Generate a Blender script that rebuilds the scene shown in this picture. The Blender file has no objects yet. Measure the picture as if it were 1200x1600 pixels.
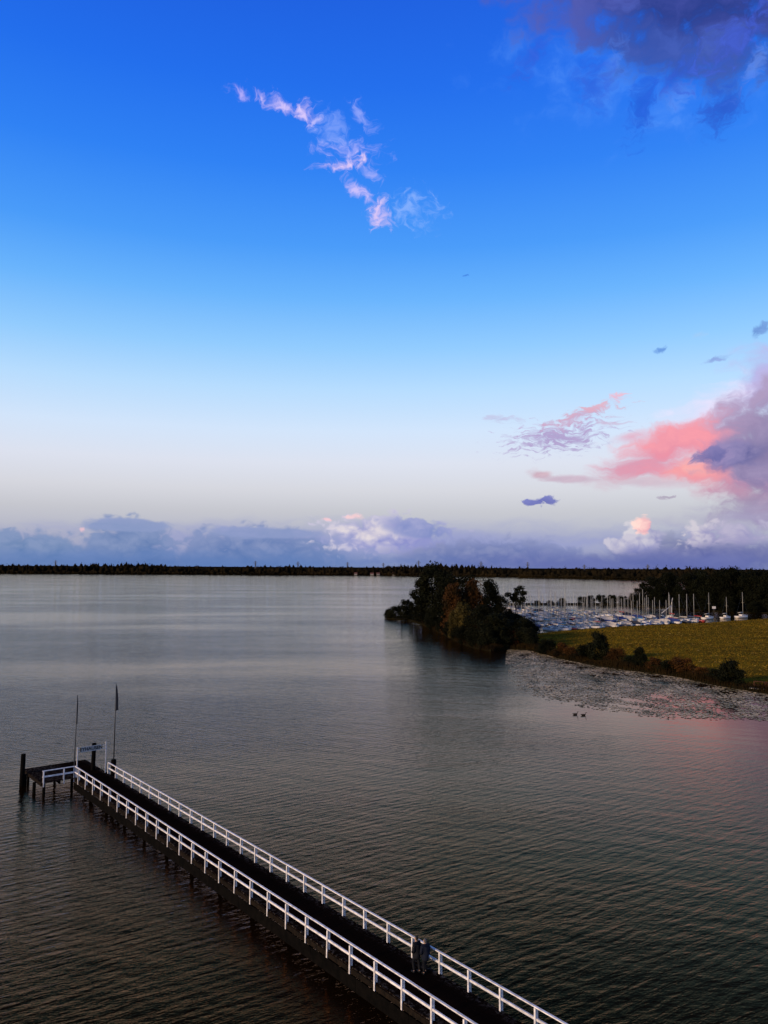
import bpy, bmesh, math, random
import numpy as np
from mathutils import Vector, Matrix
R = math.radians
random.seed(7); rng = np.random.default_rng(11)
sc = bpy.context.scene
COL = sc.collection

# ------------------------------------------------------------------ camera
cam_data = bpy.data.cameras.new('camera')
cam = bpy.data.objects.new('camera', cam_data); COL.objects.link(cam)
cam.location = (0, 0, 21.25)
cam.rotation_mode = 'QUATERNION'
cam.rotation_quaternion = (Matrix.Rotation(R(90) + math.atan(84 / 1200), 4, 'X') @ Matrix.Rotation(R(0.3), 4, 'Z')).to_quaternion()
cam_data.sensor_fit = 'VERTICAL'; cam_data.sensor_height = 36.0
cam_data.lens = 36.0 * 1200 / 1600
cam_data.clip_start = 0.5; cam_data.clip_end = 30000
sc.camera = cam

# ------------------------------------------------------------------ sky
def lin(c):
    return tuple((v / 255 / 12.92) if v / 255 <= .04045 else ((v / 255 + .055) / 1.055) ** 2.4 for v in c)

SUN_AZ, SUN_EL = -128.0, 13.0          # degrees: behind the viewer's left shoulder, just above the horizon

# evening clouds by azimuth and elevation in degrees (0 azimuth = +Y, east positive):
# name, az, el, half width, half height, turn, noise, raggedness, edge from, edge to, dark colour, light colour, shading (x, y, noise), opacity
CLOUDS = [
('veil',19.03,32.15,13.21,4.92,-12,'A',1.6,0.1,1,(40, 112, 238),(92, 152, 248),(0, 0.25, 1.6),0.4),
('mass',22.65,36.06,14.82,4.44,-14,'A',1.6,0,0.55,(44, 59, 131),(70, 78, 157),(0.1, 0.3, 1.3),0.95),
('mass2',14.05,36.25,7.99,2.32,-12,'A',1.6,0.1,0.9,(66, 86, 172),(92, 96, 178),(0, 0.2, 1.2),0.75),
('mass3',20.39,33.32,7.43,2.56,-25,'A',1.8,0.05,0.9,(46, 70, 152),(64, 92, 180),(0, 0.2, 1.2),0.85),
('mass4',25.46,32.03,4.47,2.35,10,'A',1.8,0.05,0.9,(48, 72, 152),(70, 96, 180),(0, 0.2, 1.2),0.8),
('wisp',11.40,34.30,3.36,0.91,35,'C',2.2,0.1,1.1,(44, 80, 200),(58, 98, 215),(0, 0, 1),0.65),
('wisp',17.25,33.28,1.18,2.08,-25,'C',2.4,0.2,1.1,(105, 155, 248),(80, 130, 240),(0, 0, 1),0.4),
('wisp',19.21,30.51,1.33,2.53,-15,'C',2.2,0,1,(30, 84, 200),(42, 98, 218),(0, 0, 1),0.85),
('wisp',21.63,30.67,0.95,2.13,-40,'C',2.4,0.2,1.1,(125, 172, 252),(95, 148, 245),(0, 0, 1),0.4),
('wisp',24.56,29.61,2.47,1.70,20,'C',2.2,0,1,(34, 78, 186),(48, 96, 208),(0, 0, 1),0.9),
('wisp',15.85,32.23,1.84,1.96,-30,'C',2.2,0,1.1,(40, 84, 202),(52, 98, 216),(0, 0, 1),0.7),
('wisp',21.66,31.72,2.16,1.40,30,'C',2.2,0,1.1,(40, 78, 190),(56, 96, 210),(0, 0, 1),0.8),
('wisp',26.65,31.26,2.39,0.88,45,'C',2.4,0.2,1.1,(130, 172, 252),(105, 148, 245),(0, 0, 1),0.4),
('wisp',25.50,33.03,4.48,1.49,25,'C',2.2,0.1,1.1,(54, 76, 190),(70, 98, 214),(0, 0, 1),0.7),
('cir',-11.61,32.16,1.07,0.41,-10,'C',2.1,0.05,1.2,(178, 168, 242),(205, 190, 250),(0, 0, 1),0.75),
('cir',-7.82,31.58,3.17,0.51,-16,'C',2.3,0.05,1.2,(190, 178, 242),(225, 205, 248),(0.2, 0, 1),0.85),
('cir',-6.00,31.24,1.43,0.75,-20,'C',2.3,0.05,1.2,(195, 180, 240),(228, 205, 245),(0, 0, 1),0.8),
('cir',-4.11,30.30,2.76,1.34,-35,'C',2.5,0.05,1.2,(130, 165, 248),(150, 175, 250),(0, 0, 1),0.5),
('cir',-1.80,31.16,1.67,0.76,-35,'C',2.5,0.05,1.2,(150, 170, 248),(170, 180, 250),(0, 0, 1),0.6),
('cir',-2.72,29.14,3.04,0.88,0,'C',2.5,0.05,1.2,(160, 165, 245),(180, 180, 248),(0, 0, 1),0.6),
('cir',-3.35,28.26,2.65,0.54,9,'C',2.2,0.05,1.2,(195, 180, 240),(230, 205, 242),(0.3, 0, 1),0.9),
('cir',-1.53,28.46,1.10,0.49,0,'C',2.2,0.05,1.2,(215, 195, 240),(240, 212, 240),(0, 0, 1),0.9),
('cir',-2.00,26.60,2.21,0.51,-40,'C',2.3,0.05,1.2,(180, 175, 245),(220, 200, 245),(0, 0, 1),0.8),
('cir',-0.41,25.18,1.32,1.25,-30,'C',2.3,0.05,1.2,(190, 178, 240),(235, 205, 238),(0, 0, 1),0.9),
('cir',2.24,25.47,2.43,1.55,0,'C',2.7,0.05,1.2,(130, 175, 250),(160, 190, 250),(0, 0, 1),0.55),
('cir',-0.88,27.75,1.21,0.70,-30,'C',2.3,0.05,1.2,(160, 170, 245),(185, 185, 248),(0, 0, 1),0.6),
('speck',5.95,20.93,0.39,0.13,5,'C',1.2,0.1,0.7,(60, 120, 215),(70, 130, 225),(0, 0, 1),0.8),
('speck',20.15,15.12,0.55,0.21,18,'C',1.5,0.1,0.7,(85, 130, 205),(110, 160, 230),(0, 0, 1),0.85),
('speck',23.97,14.25,1.21,0.25,10,'C',1.5,0.1,0.8,(115, 140, 205),(150, 170, 225),(0, 0, 1),0.8),
('speck',26.33,15.86,1.02,0.53,22,'C',1.6,0.1,0.8,(85, 125, 195),(120, 160, 220),(0, 0, 1),0.9),
('speck',22.53,15.75,0.74,0.34,-15,'C',1.6,0.2,0.9,(150, 190, 235),(165, 205, 242),(0, 0, 1),0.6),
('alto',13.00,9.44,4.57,1.38,6,'R',3.1,0.05,0.95,(150, 140, 190),(185, 165, 205),(0, 0.25, 0.8),0.95),
('alto',14.15,10.64,3.62,0.59,12,'R',2.7,0.05,0.95,(190, 160, 195),(205, 170, 195),(0.1, 0.2, 0.8),0.9),
('alto',15.51,11.27,2.46,0.46,12,'R',2.4,0.05,0.95,(205, 160, 185),(225, 175, 190),(0.1, 0.2, 0.8),0.9),
('alto',17.22,12.08,1.06,0.50,5,'R',2.2,0.05,0.95,(225, 170, 195),(238, 185, 200),(0, 0.2, 0.8),0.9),
('alto',8.82,10.91,1.88,0.33,-10,'R',2.2,0.05,0.95,(180, 180, 215),(195, 195, 225),(0, 0, 0.8),0.8),
('alto',16.84,10.21,1.55,0.27,0,'R',2.2,0.05,0.95,(190, 175, 205),(205, 190, 215),(0, 0, 0.8),0.8),
('streak',11.59,6.69,1.66,0.60,-12,'B',1.5,0.1,0.7,(190, 160, 178),(215, 185, 195),(0, 0.3, 0.8),0.95),
('streak',13.65,6.37,3.40,0.42,-2,'B',1.4,0.05,0.7,(185, 165, 185),(210, 190, 205),(0, 0.3, 0.8),0.95),
('streak',18.95,6.05,6.00,0.77,0,'B',1.5,0.05,0.8,(195, 175, 192),(215, 195, 205),(0, 0.3, 0.8),0.9),
('fringe',24.05,10.74,5.23,2.15,18,'B',1.5,0,1.1,(222, 206, 238),(238, 224, 246),(0, 0.2, 0.8),0.8),
('tail',27.06,12.59,3.08,3.12,40,'A',1.6,0,0.9,(165, 155, 212),(192, 180, 226),(0, 0.3, 0.8),0.85),
('body',27.68,7.41,6.41,5.38,0,'A',1.4,0,0.5,(118, 106, 152),(168, 152, 188),(-0.1, 0.3, 1.1),0.97),
('body',25.81,9.53,4.69,2.13,20,'A',1.7,0,0.9,(138, 122, 162),(172, 150, 184),(-0.2, 0.3, 1.1),0.95),
('pink',20.91,8.66,4.62,2.03,10,'A',1.7,0,0.8,(218, 132, 156),(244, 154, 165),(0.1, 0.25, 1.1),0.96),
('pink',18.54,7.20,4.53,1.21,8,'B',1.7,0,0.9,(192, 142, 172),(228, 142, 162),(0.2, 0.3, 1.1),0.9),
('pink',17.92,9.25,2.00,0.58,8,'B',1.6,0,1,(213, 163, 187),(234, 172, 188),(0, 0.3, 1.0),0.85),
('pink',22.12,6.70,2.97,1.23,-22,'A',1.6,0,0.8,(230, 136, 154),(244, 162, 162),(0.1, 0.2, 1.1),0.94),
('pink',24.32,5.17,3.78,1.30,-8,'A',1.7,0,1.1,(182, 138, 168),(222, 146, 162),(-0.3, 0.2, 0.9),0.85),
('hot',21.84,7.02,1.57,0.57,-30,'A',1.6,0.05,0.9,(244, 160, 160),(244, 182, 178),(0, 0.2, 1),0.85),
('blue',25.37,7.80,3.46,1.37,12,'A',1.9,0,0.55,(92, 94, 148),(138, 130, 178),(-0.2, 0.45, 1.1),0.92),
('blue',22.96,7.76,1.39,0.57,12,'C',1.6,0,0.6,(96, 98, 156),(126, 120, 172),(-0.2, 0.45, 1.0),0.92),
('grey',26.76,8.82,3.07,2.54,0,'A',1.6,0.05,1,(138, 128, 168),(168, 156, 190),(0, 0.3, 1.0),0.8),
('low',26.26,4.37,4.62,1.37,-4,'A',1.6,0,0.9,(140, 124, 160),(165, 150, 178),(-0.1, 0.3, 1.0),0.85),
('skirt',25.46,3.40,7.40,1.29,0,'B',1.4,0,1,(150, 145, 180),(172, 167, 194),(0, 0.3, 0.8),0.75),
('small',11.25,4.64,1.10,0.42,4,'C',2.1,0.05,0.6,(92, 98, 172),(112, 118, 190),(0, 0.3, 0.8),0.92),
('small',12.08,4.91,0.78,0.42,15,'C',2.1,0.05,0.6,(88, 94, 168),(112, 118, 190),(0, 0.3, 0.8),0.92),
('small',20.42,4.93,0.76,0.23,0,'C',2.5,0.15,0.6,(160, 150, 172),(175, 165, 185),(0, 0, 0.8),0.8),
('haze',0.01,1.62,36.86,2.19,0,'B',0.8,0,1,(132, 144, 198),(146, 152, 200),(0, 0, 0.5),0.8),
('bank',-24.97,0.56,5.47,1.90,0,'D',0.9,0,0.4,(94, 124, 170),(126, 145, 184),(0, 0.35, 0.8),0.96),
('bank',-18.40,0.90,3.64,2.62,0,'D',0.83,0,0.35,(92, 120, 170),(128, 145, 185),(-0.1, 0.35, 0.8),0.96),
('anvil',-18.45,2.80,3.35,0.54,0,'B',0.9,0,0.35,(127, 145, 186),(143, 155, 195),(0, 0.2, 0.8),0.95),
('bank',-9.43,0.80,7.38,2.25,0,'D',0.83,0,0.4,(94, 120, 172),(128, 143, 185),(-0.1, 0.35, 0.8),0.96),
('anvil',-8.99,2.40,5.58,0.52,0,'B',1,0,0.4,(128, 145, 188),(145, 155, 197),(0, 0.2, 0.8),0.9),
('lit',0.25,2.29,5.33,1.72,-2,'D',1.1,0,0.35,(138, 142, 198),(196, 192, 212),(-0.4, 0.25, 0.8),0.96),
('lit',-1.19,2.47,2.96,0.95,-8,'D',1.5,0.05,0.9,(186, 182, 206),(224, 214, 216),(-0.3, 0.2, 0.9),0.8),
('anvil',2.63,2.77,2.96,0.95,-10,'D',1,0,0.45,(122, 136, 190),(150, 156, 200),(-0.2, 0.3, 0.8),0.9),
('pk',-2.25,3.61,0.96,0.29,0,'C',1.3,0.05,0.9,(226, 192, 204),(250, 208, 204),(0, 0.2, 0.9),0.85),
('pk',-4.10,3.31,0.43,0.19,0,'C',1.2,0.05,0.9,(226, 188, 200),(245, 198, 202),(0, 0.2, 0.9),0.8),
('pk',-21.23,2.38,0.38,0.35,0,'C',1.2,0.05,0.9,(212, 180, 202),(245, 198, 196),(0, 0.2, 0.9),0.85),
('bank',8.07,0.61,8.82,1.70,0,'D',0.83,0,0.55,(89, 108, 165),(128, 137, 180),(0, 0.35, 0.8),0.95),
('bank',21.79,0.91,6.97,1.86,0,'D',0.83,0,0.55,(99, 106, 158),(139, 143, 174),(0, 0.35, 0.8),0.95),
('cum',18.66,2.08,1.46,1.27,0,'D',1.3,0,0.3,(148, 148, 188),(208, 204, 212),(-0.5, 0.35, 1.0),0.95),
('cum',17.79,1.54,1.90,0.77,0,'D',1.3,0,0.35,(138, 140, 188),(196, 192, 208),(-0.4, 0.4, 1.0),0.95),
('cumtop',18.64,3.03,0.73,0.72,15,'D',1.3,0,0.35,(228, 166, 176),(255, 216, 206),(-0.3, 0.5, 1.0),0.95),
('cum',22.43,2.05,1.71,1.06,20,'D',1.4,0,0.4,(152, 148, 188),(206, 200, 210),(-0.4, 0.4, 1.0),0.92),
('cum',24.84,2.11,2.44,1.39,8,'D',1.3,0,0.7,(146, 142, 186),(180, 174, 200),(-0.2, 0.4, 1.0),0.9),
('bank',23.01,0.64,7.66,1.19,3,'D',0.75,0,0.55,(95, 102, 158),(122, 126, 170),(0, 0.35, 0.8),0.92),
('bank',-13.99,0.11,29.07,1.39,0,'B',0.68,0,0.9,(76, 110, 168),(102, 129, 182),(0, 0.35, 0.6),0.9),
('bank',18.42,0.18,21.55,1.35,0,'B',0.68,0,0.9,(83, 97, 160),(106, 114, 172),(0, 0.35, 0.6),0.9),
]

world = bpy.data.worlds.new('World'); sc.world = world; world.use_nodes = True
def build_world():
    nt = world.node_tree; N = nt.nodes; L = nt.links
    N.clear()
    def nd(t, **kw):
        n = N.new(t)
        for k, v in kw.items(): setattr(n, k, v)
        return n
    def math_(op, a, b=None, c=None, clamp=False):
        n = nd('ShaderNodeMath', operation=op, use_clamp=clamp)
        for i, v in enumerate((a, b, c)):
            if v is None: continue
            if isinstance(v, (int, float)): n.inputs[i].default_value = v
            else: L.new(v, n.inputs[i])
        return n.outputs[0]
    tc = nd('ShaderNodeTexCoord')
    sep = nd('ShaderNodeSeparateXYZ'); L.new(tc.outputs['Generated'], sep.inputs[0])
    az = math_('MULTIPLY', math_('ARCTAN2', sep.outputs[0], sep.outputs[1]), 180 / math.pi)
    el = math_('MULTIPLY', math_('ARCSINE', sep.outputs[2]), 180 / math.pi)
    # clear sky: Nishita twilight tinted by an elevation ramp, unseen overhead part greyed to neutralise the light
    sky = nd('ShaderNodeTexSky', sky_type='NISHITA')
    sky.sun_disc = False; sky.sun_elevation = R(SUN_EL); sky.sun_rotation = R(SUN_AZ)
    sky.altitude = 20; sky.air_density = 1.0; sky.dust_density = 0.6; sky.ozone_density = 2.5
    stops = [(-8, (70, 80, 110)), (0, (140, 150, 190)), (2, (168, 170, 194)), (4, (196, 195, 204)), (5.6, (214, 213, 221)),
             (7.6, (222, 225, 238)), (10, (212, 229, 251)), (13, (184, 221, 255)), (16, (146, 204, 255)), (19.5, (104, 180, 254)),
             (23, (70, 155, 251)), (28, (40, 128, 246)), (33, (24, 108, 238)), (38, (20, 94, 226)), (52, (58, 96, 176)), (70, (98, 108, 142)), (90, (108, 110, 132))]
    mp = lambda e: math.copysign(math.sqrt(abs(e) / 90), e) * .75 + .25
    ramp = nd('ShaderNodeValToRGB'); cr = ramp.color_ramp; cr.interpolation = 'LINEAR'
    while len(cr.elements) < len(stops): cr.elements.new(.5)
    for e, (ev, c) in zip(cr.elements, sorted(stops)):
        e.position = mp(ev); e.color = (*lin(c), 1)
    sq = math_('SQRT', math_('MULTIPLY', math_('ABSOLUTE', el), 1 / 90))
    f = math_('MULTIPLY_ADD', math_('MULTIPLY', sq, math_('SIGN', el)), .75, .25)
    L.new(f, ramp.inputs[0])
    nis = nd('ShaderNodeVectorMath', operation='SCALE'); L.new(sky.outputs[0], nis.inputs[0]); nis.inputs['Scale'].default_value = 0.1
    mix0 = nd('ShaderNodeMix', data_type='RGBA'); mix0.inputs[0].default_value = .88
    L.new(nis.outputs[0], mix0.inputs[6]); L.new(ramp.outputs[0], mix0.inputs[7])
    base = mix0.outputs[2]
    # noise fields over the dome; each region of the sky makes only the ones it needs
    P0 = nd('ShaderNodeCombineXYZ'); L.new(az, P0.inputs[0]); L.new(el, P0.inputs[1])
    uid = [0]
    def make_fields(need):
        F = {}; uid[0] += 1; ep = uid[0] * 2e-6            # a hair's difference keeps each region's noise its own branch
        warp = nd('ShaderNodeTexNoise', noise_dimensions='2D'); warp.inputs['Scale'].default_value = .45 + ep; warp.inputs['Detail'].default_value = 4
        L.new(P0.outputs[0], warp.inputs['Vector'])
        wv = nd('ShaderNodeVectorMath', operation='SUBTRACT'); L.new(warp.outputs['Color'], wv.inputs[0]); wv.inputs[1].default_value = (.5, .5, .5)
        ws = nd('ShaderNodeVectorMath', operation='MULTIPLY_ADD'); L.new(wv.outputs[0], ws.inputs[0]); ws.inputs[1].default_value = (2.2, 1.3, 0)
        L.new(P0.outputs[0], ws.inputs[2]); PW = ws.outputs[0]; F['PW'] = PW
        wl = nd('ShaderNodeVectorMath', operation='MULTIPLY_ADD'); L.new(wv.outputs[0], wl.inputs[0]); wl.inputs[1].default_value = (.9, .7, 0)
        L.new(P0.outputs[0], wl.inputs[2])
        def noise(vec, sx, sy, detail, rough, dist=0, rot=0):
            m = nd('ShaderNodeMapping'); L.new(vec, m.inputs[0]); m.inputs['Scale'].default_value = (sx + ep, sy, 1); m.inputs['Rotation'].default_value = (0, 0, R(rot))
            n = nd('ShaderNodeTexNoise', noise_dimensions='2D'); L.new(m.outputs[0], n.inputs['Vector'])
            n.inputs['Scale'].default_value = 1; n.inputs['Detail'].default_value = detail; n.inputs['Roughness'].default_value = rough
            n.inputs['Distortion'].default_value = dist
            return n.outputs[0]
        def billow(sx, sy):
            m = nd('ShaderNodeMapping'); L.new(wl.outputs[0], m.inputs[0]); m.inputs['Scale'].default_value = (sx + ep, sy, 1)
            v = nd('ShaderNodeTexVoronoi', voronoi_dimensions='2D', feature='SMOOTH_F1'); L.new(m.outputs[0], v.inputs['Vector'])
            v.inputs['Scale'].default_value = 1; v.inputs['Detail'].default_value = 0; v.inputs['Smoothness'].default_value = .25
            return math_('SUBTRACT', .42, v.outputs['Distance'])
        if 'A' in need: F['A'] = noise(PW, .32, .5, 7, .58)
        if 'B' in need: F['B'] = noise(PW, .22, .95, 6, .58)
        if 'C' in need or 'D' in need: F['C'] = noise(PW, 1.15, 1.7, 7, .64, .5)
        if 'R' in need: F['R'] = noise(PW, 1.1, 4.2, 6, .64, .5, -10)
        if 'D' in need: F['D'] = math_('MULTIPLY_ADD', billow(.6, .95), .62, math_('MULTIPLY_ADD', billow(1.7, 2.3), .30, math_('MULTIPLY_ADD', F['C'], .7, .15)))
        return F
    # one puff of cloud, as a group reused along a chain
    g = bpy.data.node_groups.new('cloud_puff', 'ShaderNodeTree')
    def sock(n, t, io='INPUT'): return g.interface.new_socket(n, in_out=io, socket_type=t)
    for n, t in (('Base', 'NodeSocketColor'), ('P', 'NodeSocketVector'), ('Center', 'NodeSocketVector'), ('Turn', 'NodeSocketFloat'), ('Radius', 'NodeSocketVector'),
                 ('Noise', 'NodeSocketFloat'), ('Amp', 'NodeSocketFloat'), ('Lo', 'NodeSocketFloat'), ('Hi', 'NodeSocketFloat'), ('ColA', 'NodeSocketColor'),
                 ('ColB', 'NodeSocketColor'), ('Shade', 'NodeSocketVector'), ('Opacity', 'NodeSocketFloat'), ('ShadeN', 'NodeSocketFloat')): sock(n, t)
    sock('Color', 'NodeSocketColor', 'OUTPUT')
    GN, GL = g.nodes, g.links
    gi = GN.new('NodeGroupInput'); go = GN.new('NodeGroupOutput'); I = gi.outputs
    def gm(op, a, b=None, c=None, clamp=False):
        n = GN.new('ShaderNodeMath'); n.operation = op; n.use_clamp = clamp
        for i, v in enumerate((a, b, c)):
            if v is None: continue
            if isinstance(v, (int, float)): n.inputs[i].default_value = v
            else: GL.new(v, n.inputs[i])
        return n.outputs[0]
    q = GN.new('ShaderNodeVectorMath'); q.operation = 'MULTIPLY_ADD'; GL.new(I['Base'], q.inputs[0]); q.inputs[1].default_value = (1e-7,) * 3; GL.new(I['P'], q.inputs[2])   # keeps the puffs evaluated one after the other
    s = GN.new('ShaderNodeVectorMath'); s.operation = 'SUBTRACT'; GL.new(q.outputs[0], s.inputs[0]); GL.new(I['Center'], s.inputs[1])
    r = GN.new('ShaderNodeVectorRotate'); r.rotation_type = 'Z_AXIS'; GL.new(s.outputs[0], r.inputs['Vector']); GL.new(I['Turn'], r.inputs['Angle'])
    d = GN.new('ShaderNodeVectorMath'); d.operation = 'DIVIDE'; GL.new(r.outputs[0], d.inputs[0]); GL.new(I['Radius'], d.inputs[1])
    ln = GN.new('ShaderNodeVectorMath'); ln.operation = 'LENGTH'; GL.new(d.outputs[0], ln.inputs[0])
    qd = GN.new('ShaderNodeVectorMath'); qd.operation = 'DOT_PRODUCT'; GL.new(s.outputs[0], qd.inputs[0]); qd.inputs[1].default_value = (0, 0, 1e-7)
    nz = gm('ADD', qd.outputs['Value'], gm('SUBTRACT', I['Noise'], .5))
    val = gm('ADD', gm('SUBTRACT', 1.0, ln.outputs['Value']), gm('MULTIPLY', nz, I['Amp']))
    mr = GN.new('ShaderNodeMapRange'); mr.interpolation_type = 'SMOOTHSTEP'
    GL.new(val, mr.inputs['Value']); GL.new(I['Lo'], mr.inputs['From Min']); GL.new(I['Hi'], mr.inputs['From Max'])
    dt = GN.new('ShaderNodeVectorMath'); dt.operation = 'DOT_PRODUCT'; GL.new(d.outputs[0], dt.inputs[0]); GL.new(I['Shade'], dt.inputs[1])
    fac = gm('ADD', gm('MULTIPLY_ADD', nz, I['ShadeN'], dt.outputs['Value']), .5, clamp=True)
    mc = GN.new('ShaderNodeMix'); mc.data_type = 'RGBA'; GL.new(fac, mc.inputs[0]); GL.new(I['ColA'], mc.inputs[6]); GL.new(I['ColB'], mc.inputs[7])
    mo = GN.new('ShaderNodeMix'); mo.data_type = 'RGBA'; GL.new(gm('MULTIPLY', mr.outputs[0], I['Opacity']), mo.inputs[0])
    GL.new(I['Base'], mo.inputs[6]); GL.new(mc.outputs[2], mo.inputs[7]); GL.new(mo.outputs[2], go.inputs[0])
    def region(a0, a1, e0, e1):
        """background of one window of the dome, with the puffs that reach into it"""
        mine = []
        for c in CLOUDS:
            k = 1.15 + .4 * c[7]; th = R(c[5])
            hw = k * math.hypot(c[3] * math.cos(th), c[4] * math.sin(th)) + 1.; hh = k * math.hypot(c[3] * math.sin(th), c[4] * math.cos(th)) + .8
            if c[1] + hw > a0 and c[1] - hw < a1 and c[2] + hh > e0 and c[2] - hh < e1: mine.append(c)
        cur = base
        if mine:
            F = make_fields({c[6] for c in mine})
            for (nm, caz, cel, ra, rb, turn, ns, amp, lo, hi, ca, cb, shade, op) in mine:
                n = nd('ShaderNodeGroup'); n.node_tree = g; n.label = nm
                L.new(cur, n.inputs['Base']); L.new(F['PW'] if ns in 'ARC' else P0.outputs[0], n.inputs['P'])
                n.inputs['Center'].default_value = (caz, cel, 0); n.inputs['Turn'].default_value = R(-turn); n.inputs['Radius'].default_value = (ra, rb, 1)
                L.new(F[ns], n.inputs['Noise']); n.inputs['Amp'].default_value = amp; n.inputs['Lo'].default_value = lo; n.inputs['Hi'].default_value = hi
                n.inputs['ColA'].default_value = (*lin(ca), 1); n.inputs['ColB'].default_value = (*lin(cb), 1)
                n.inputs['Shade'].default_value = (shade[0], shade[1], 0); n.inputs['ShadeN'].default_value = 2 * shade[2]; n.inputs['Opacity'].default_value = op
                cur = n.outputs[0]
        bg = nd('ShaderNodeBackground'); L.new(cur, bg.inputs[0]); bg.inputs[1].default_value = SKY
        return bg.outputs[0]
    def split(coord, at, below, above):
        m = nd('ShaderNodeMixShader'); L.new(math_('GREATER_THAN', coord, at), m.inputs[0]); L.new(below, m.inputs[1]); L.new(above, m.inputs[2])
        return m.outputs[0]
    def windows(e0, e1, cuts):
        sh = region(cuts[0], cuts[1], e0, e1)
        for a0, a1 in zip(cuts[1:], cuts[2:]): sh = split(az, a0, sh, region(a0, a1, e0, e1))
        return sh
    low = windows(-8, 6.3, (-180, -60, -16, -6, 7, 16, 62, 180))
    mid = windows(6.3, 17.5, (-180, 5, 14.5, 62, 180))
    upp = windows(17.5, 23.5, (-180, -6, 3, 30, 180))
    top = windows(23.5, 55, (-180, -16, 5, 62, 180))
    sh = split(el, 6.3, low, split(el, 17.5, mid, split(el, 23.5, upp, split(el, 55, top, region(500, 501, 500, 501)))))
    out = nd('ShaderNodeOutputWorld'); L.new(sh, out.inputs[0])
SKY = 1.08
build_world()
world.cycles.sampling_method = 'NONE'

# ------------------------------------------------------------------ sun and exposure
sun_data = bpy.data.lights.new('sun', 'SUN'); sun = bpy.data.objects.new('sun', sun_data); COL.objects.link(sun)
sun_data.energy = 4.2; sun_data.angle = R(8); sun_data.color = (1.0, .76, .52)
_sd = Vector((math.sin(R(SUN_AZ)) * math.cos(R(SUN_EL)), math.cos(R(SUN_AZ)) * math.cos(R(SUN_EL)), math.sin(R(SUN_EL))))
sun.rotation_euler = _sd.to_track_quat('Z', 'Y').to_euler(); sun.location = _sd * 200
sc.view_settings.view_transform = 'Standard'; sc.view_settings.look = 'None'
sc.view_settings.exposure = 0.0; sc.view_settings.gamma = 1.0; sc.view_settings.use_curve_mapping = False
sc.cycles.max_bounces = 5; sc.cycles.diffuse_bounces = 2; sc.cycles.glossy_bounces = 3
sc.cycles.use_denoising = True

# ------------------------------------------------------------------ helpers
MATS = {}
def mat(name, col, rough=.8, spec=.3, var=.0, scale=3.0, bump=0.0, bscale=20., col2=None, metal=0., objvar=0.):
    """Principled material with a noise mix of two colours, per-object lightness variation and fine bump."""
    m = bpy.data.materials.new(name); m.use_nodes = True; nt = m.node_tree; N, L = nt.nodes, nt.links
    b = N['Principled BSDF']; b.inputs['Roughness'].default_value = rough; b.inputs['Specular IOR Level'].default_value = spec; b.inputs['Metallic'].default_value = metal
    tc = N.new('ShaderNodeTexCoord')
    n = N.new('ShaderNodeTexNoise'); n.inputs['Scale'].default_value = scale; n.inputs['Detail'].default_value = 6; L.new(tc.outputs['Object'], n.inputs['Vector'])
    mr = N.new('ShaderNodeMapRange'); mr.inputs['From Min'].default_value = .35; mr.inputs['From Max'].default_value = .65; L.new(n.outputs[0], mr.inputs['Value'])
    mx = N.new('ShaderNodeMix'); mx.data_type = 'RGBA'; L.new(mr.outputs[0], mx.inputs[0])
    c2 = col2 if col2 else tuple(c * (1 - var) for c in col)
    mx.inputs[6].default_value = (*col, 1); mx.inputs[7].default_value = (*c2, 1)
    out = mx.outputs[2]
    if objvar:
        oi = N.new('ShaderNodeObjectInfo'); hs = N.new('ShaderNodeHueSaturation'); L.new(out, hs.inputs['Color'])
        v = N.new('ShaderNodeMapRange'); v.inputs['To Min'].default_value = 1 - objvar; v.inputs['To Max'].default_value = 1 + objvar
        L.new(oi.outputs['Random'], v.inputs['Value']); L.new(v.outputs[0], hs.inputs['Value']); out = hs.outputs[0]
    L.new(out, b.inputs['Base Color'])
    if bump:
        bn = N.new('ShaderNodeTexNoise'); bn.inputs['Scale'].default_value = bscale; bn.inputs['Detail'].default_value = 4; L.new(tc.outputs['Object'], bn.inputs['Vector'])
        bp = N.new('ShaderNodeBump'); bp.inputs['Strength'].default_value = bump; bp.inputs['Distance'].default_value = .05
        L.new(bn.outputs[0], bp.inputs['Height']); L.new(bp.outputs[0], b.inputs['Normal'])
    MATS[name] = m
    return m

def tag(o, label=None, cat=None, group=None, kind=None):
    if label: o['label'] = label
    if cat: o['category'] = cat
    if group: o['group'] = group
    if kind: o['kind'] = kind
    return o

def empty(name, loc=(0, 0, 0), rz=0.0):
    o = bpy.data.objects.new(name, None); COL.objects.link(o); o.location = loc; o.rotation_euler = (0, 0, rz); o.empty_display_size = .2
    return o

def link(name, me, material=None, parent=None, loc=None, rz=None):
    o = bpy.data.objects.new(name, me); COL.objects.link(o)
    if material is not None and not me.materials: me.materials.append(MATS[material] if isinstance(material, str) else material)
    if parent is not None: o.parent = parent
    if loc is not None: o.location = loc
    if rz is not None: o.rotation_euler = (0, 0, rz)
    return o

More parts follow.
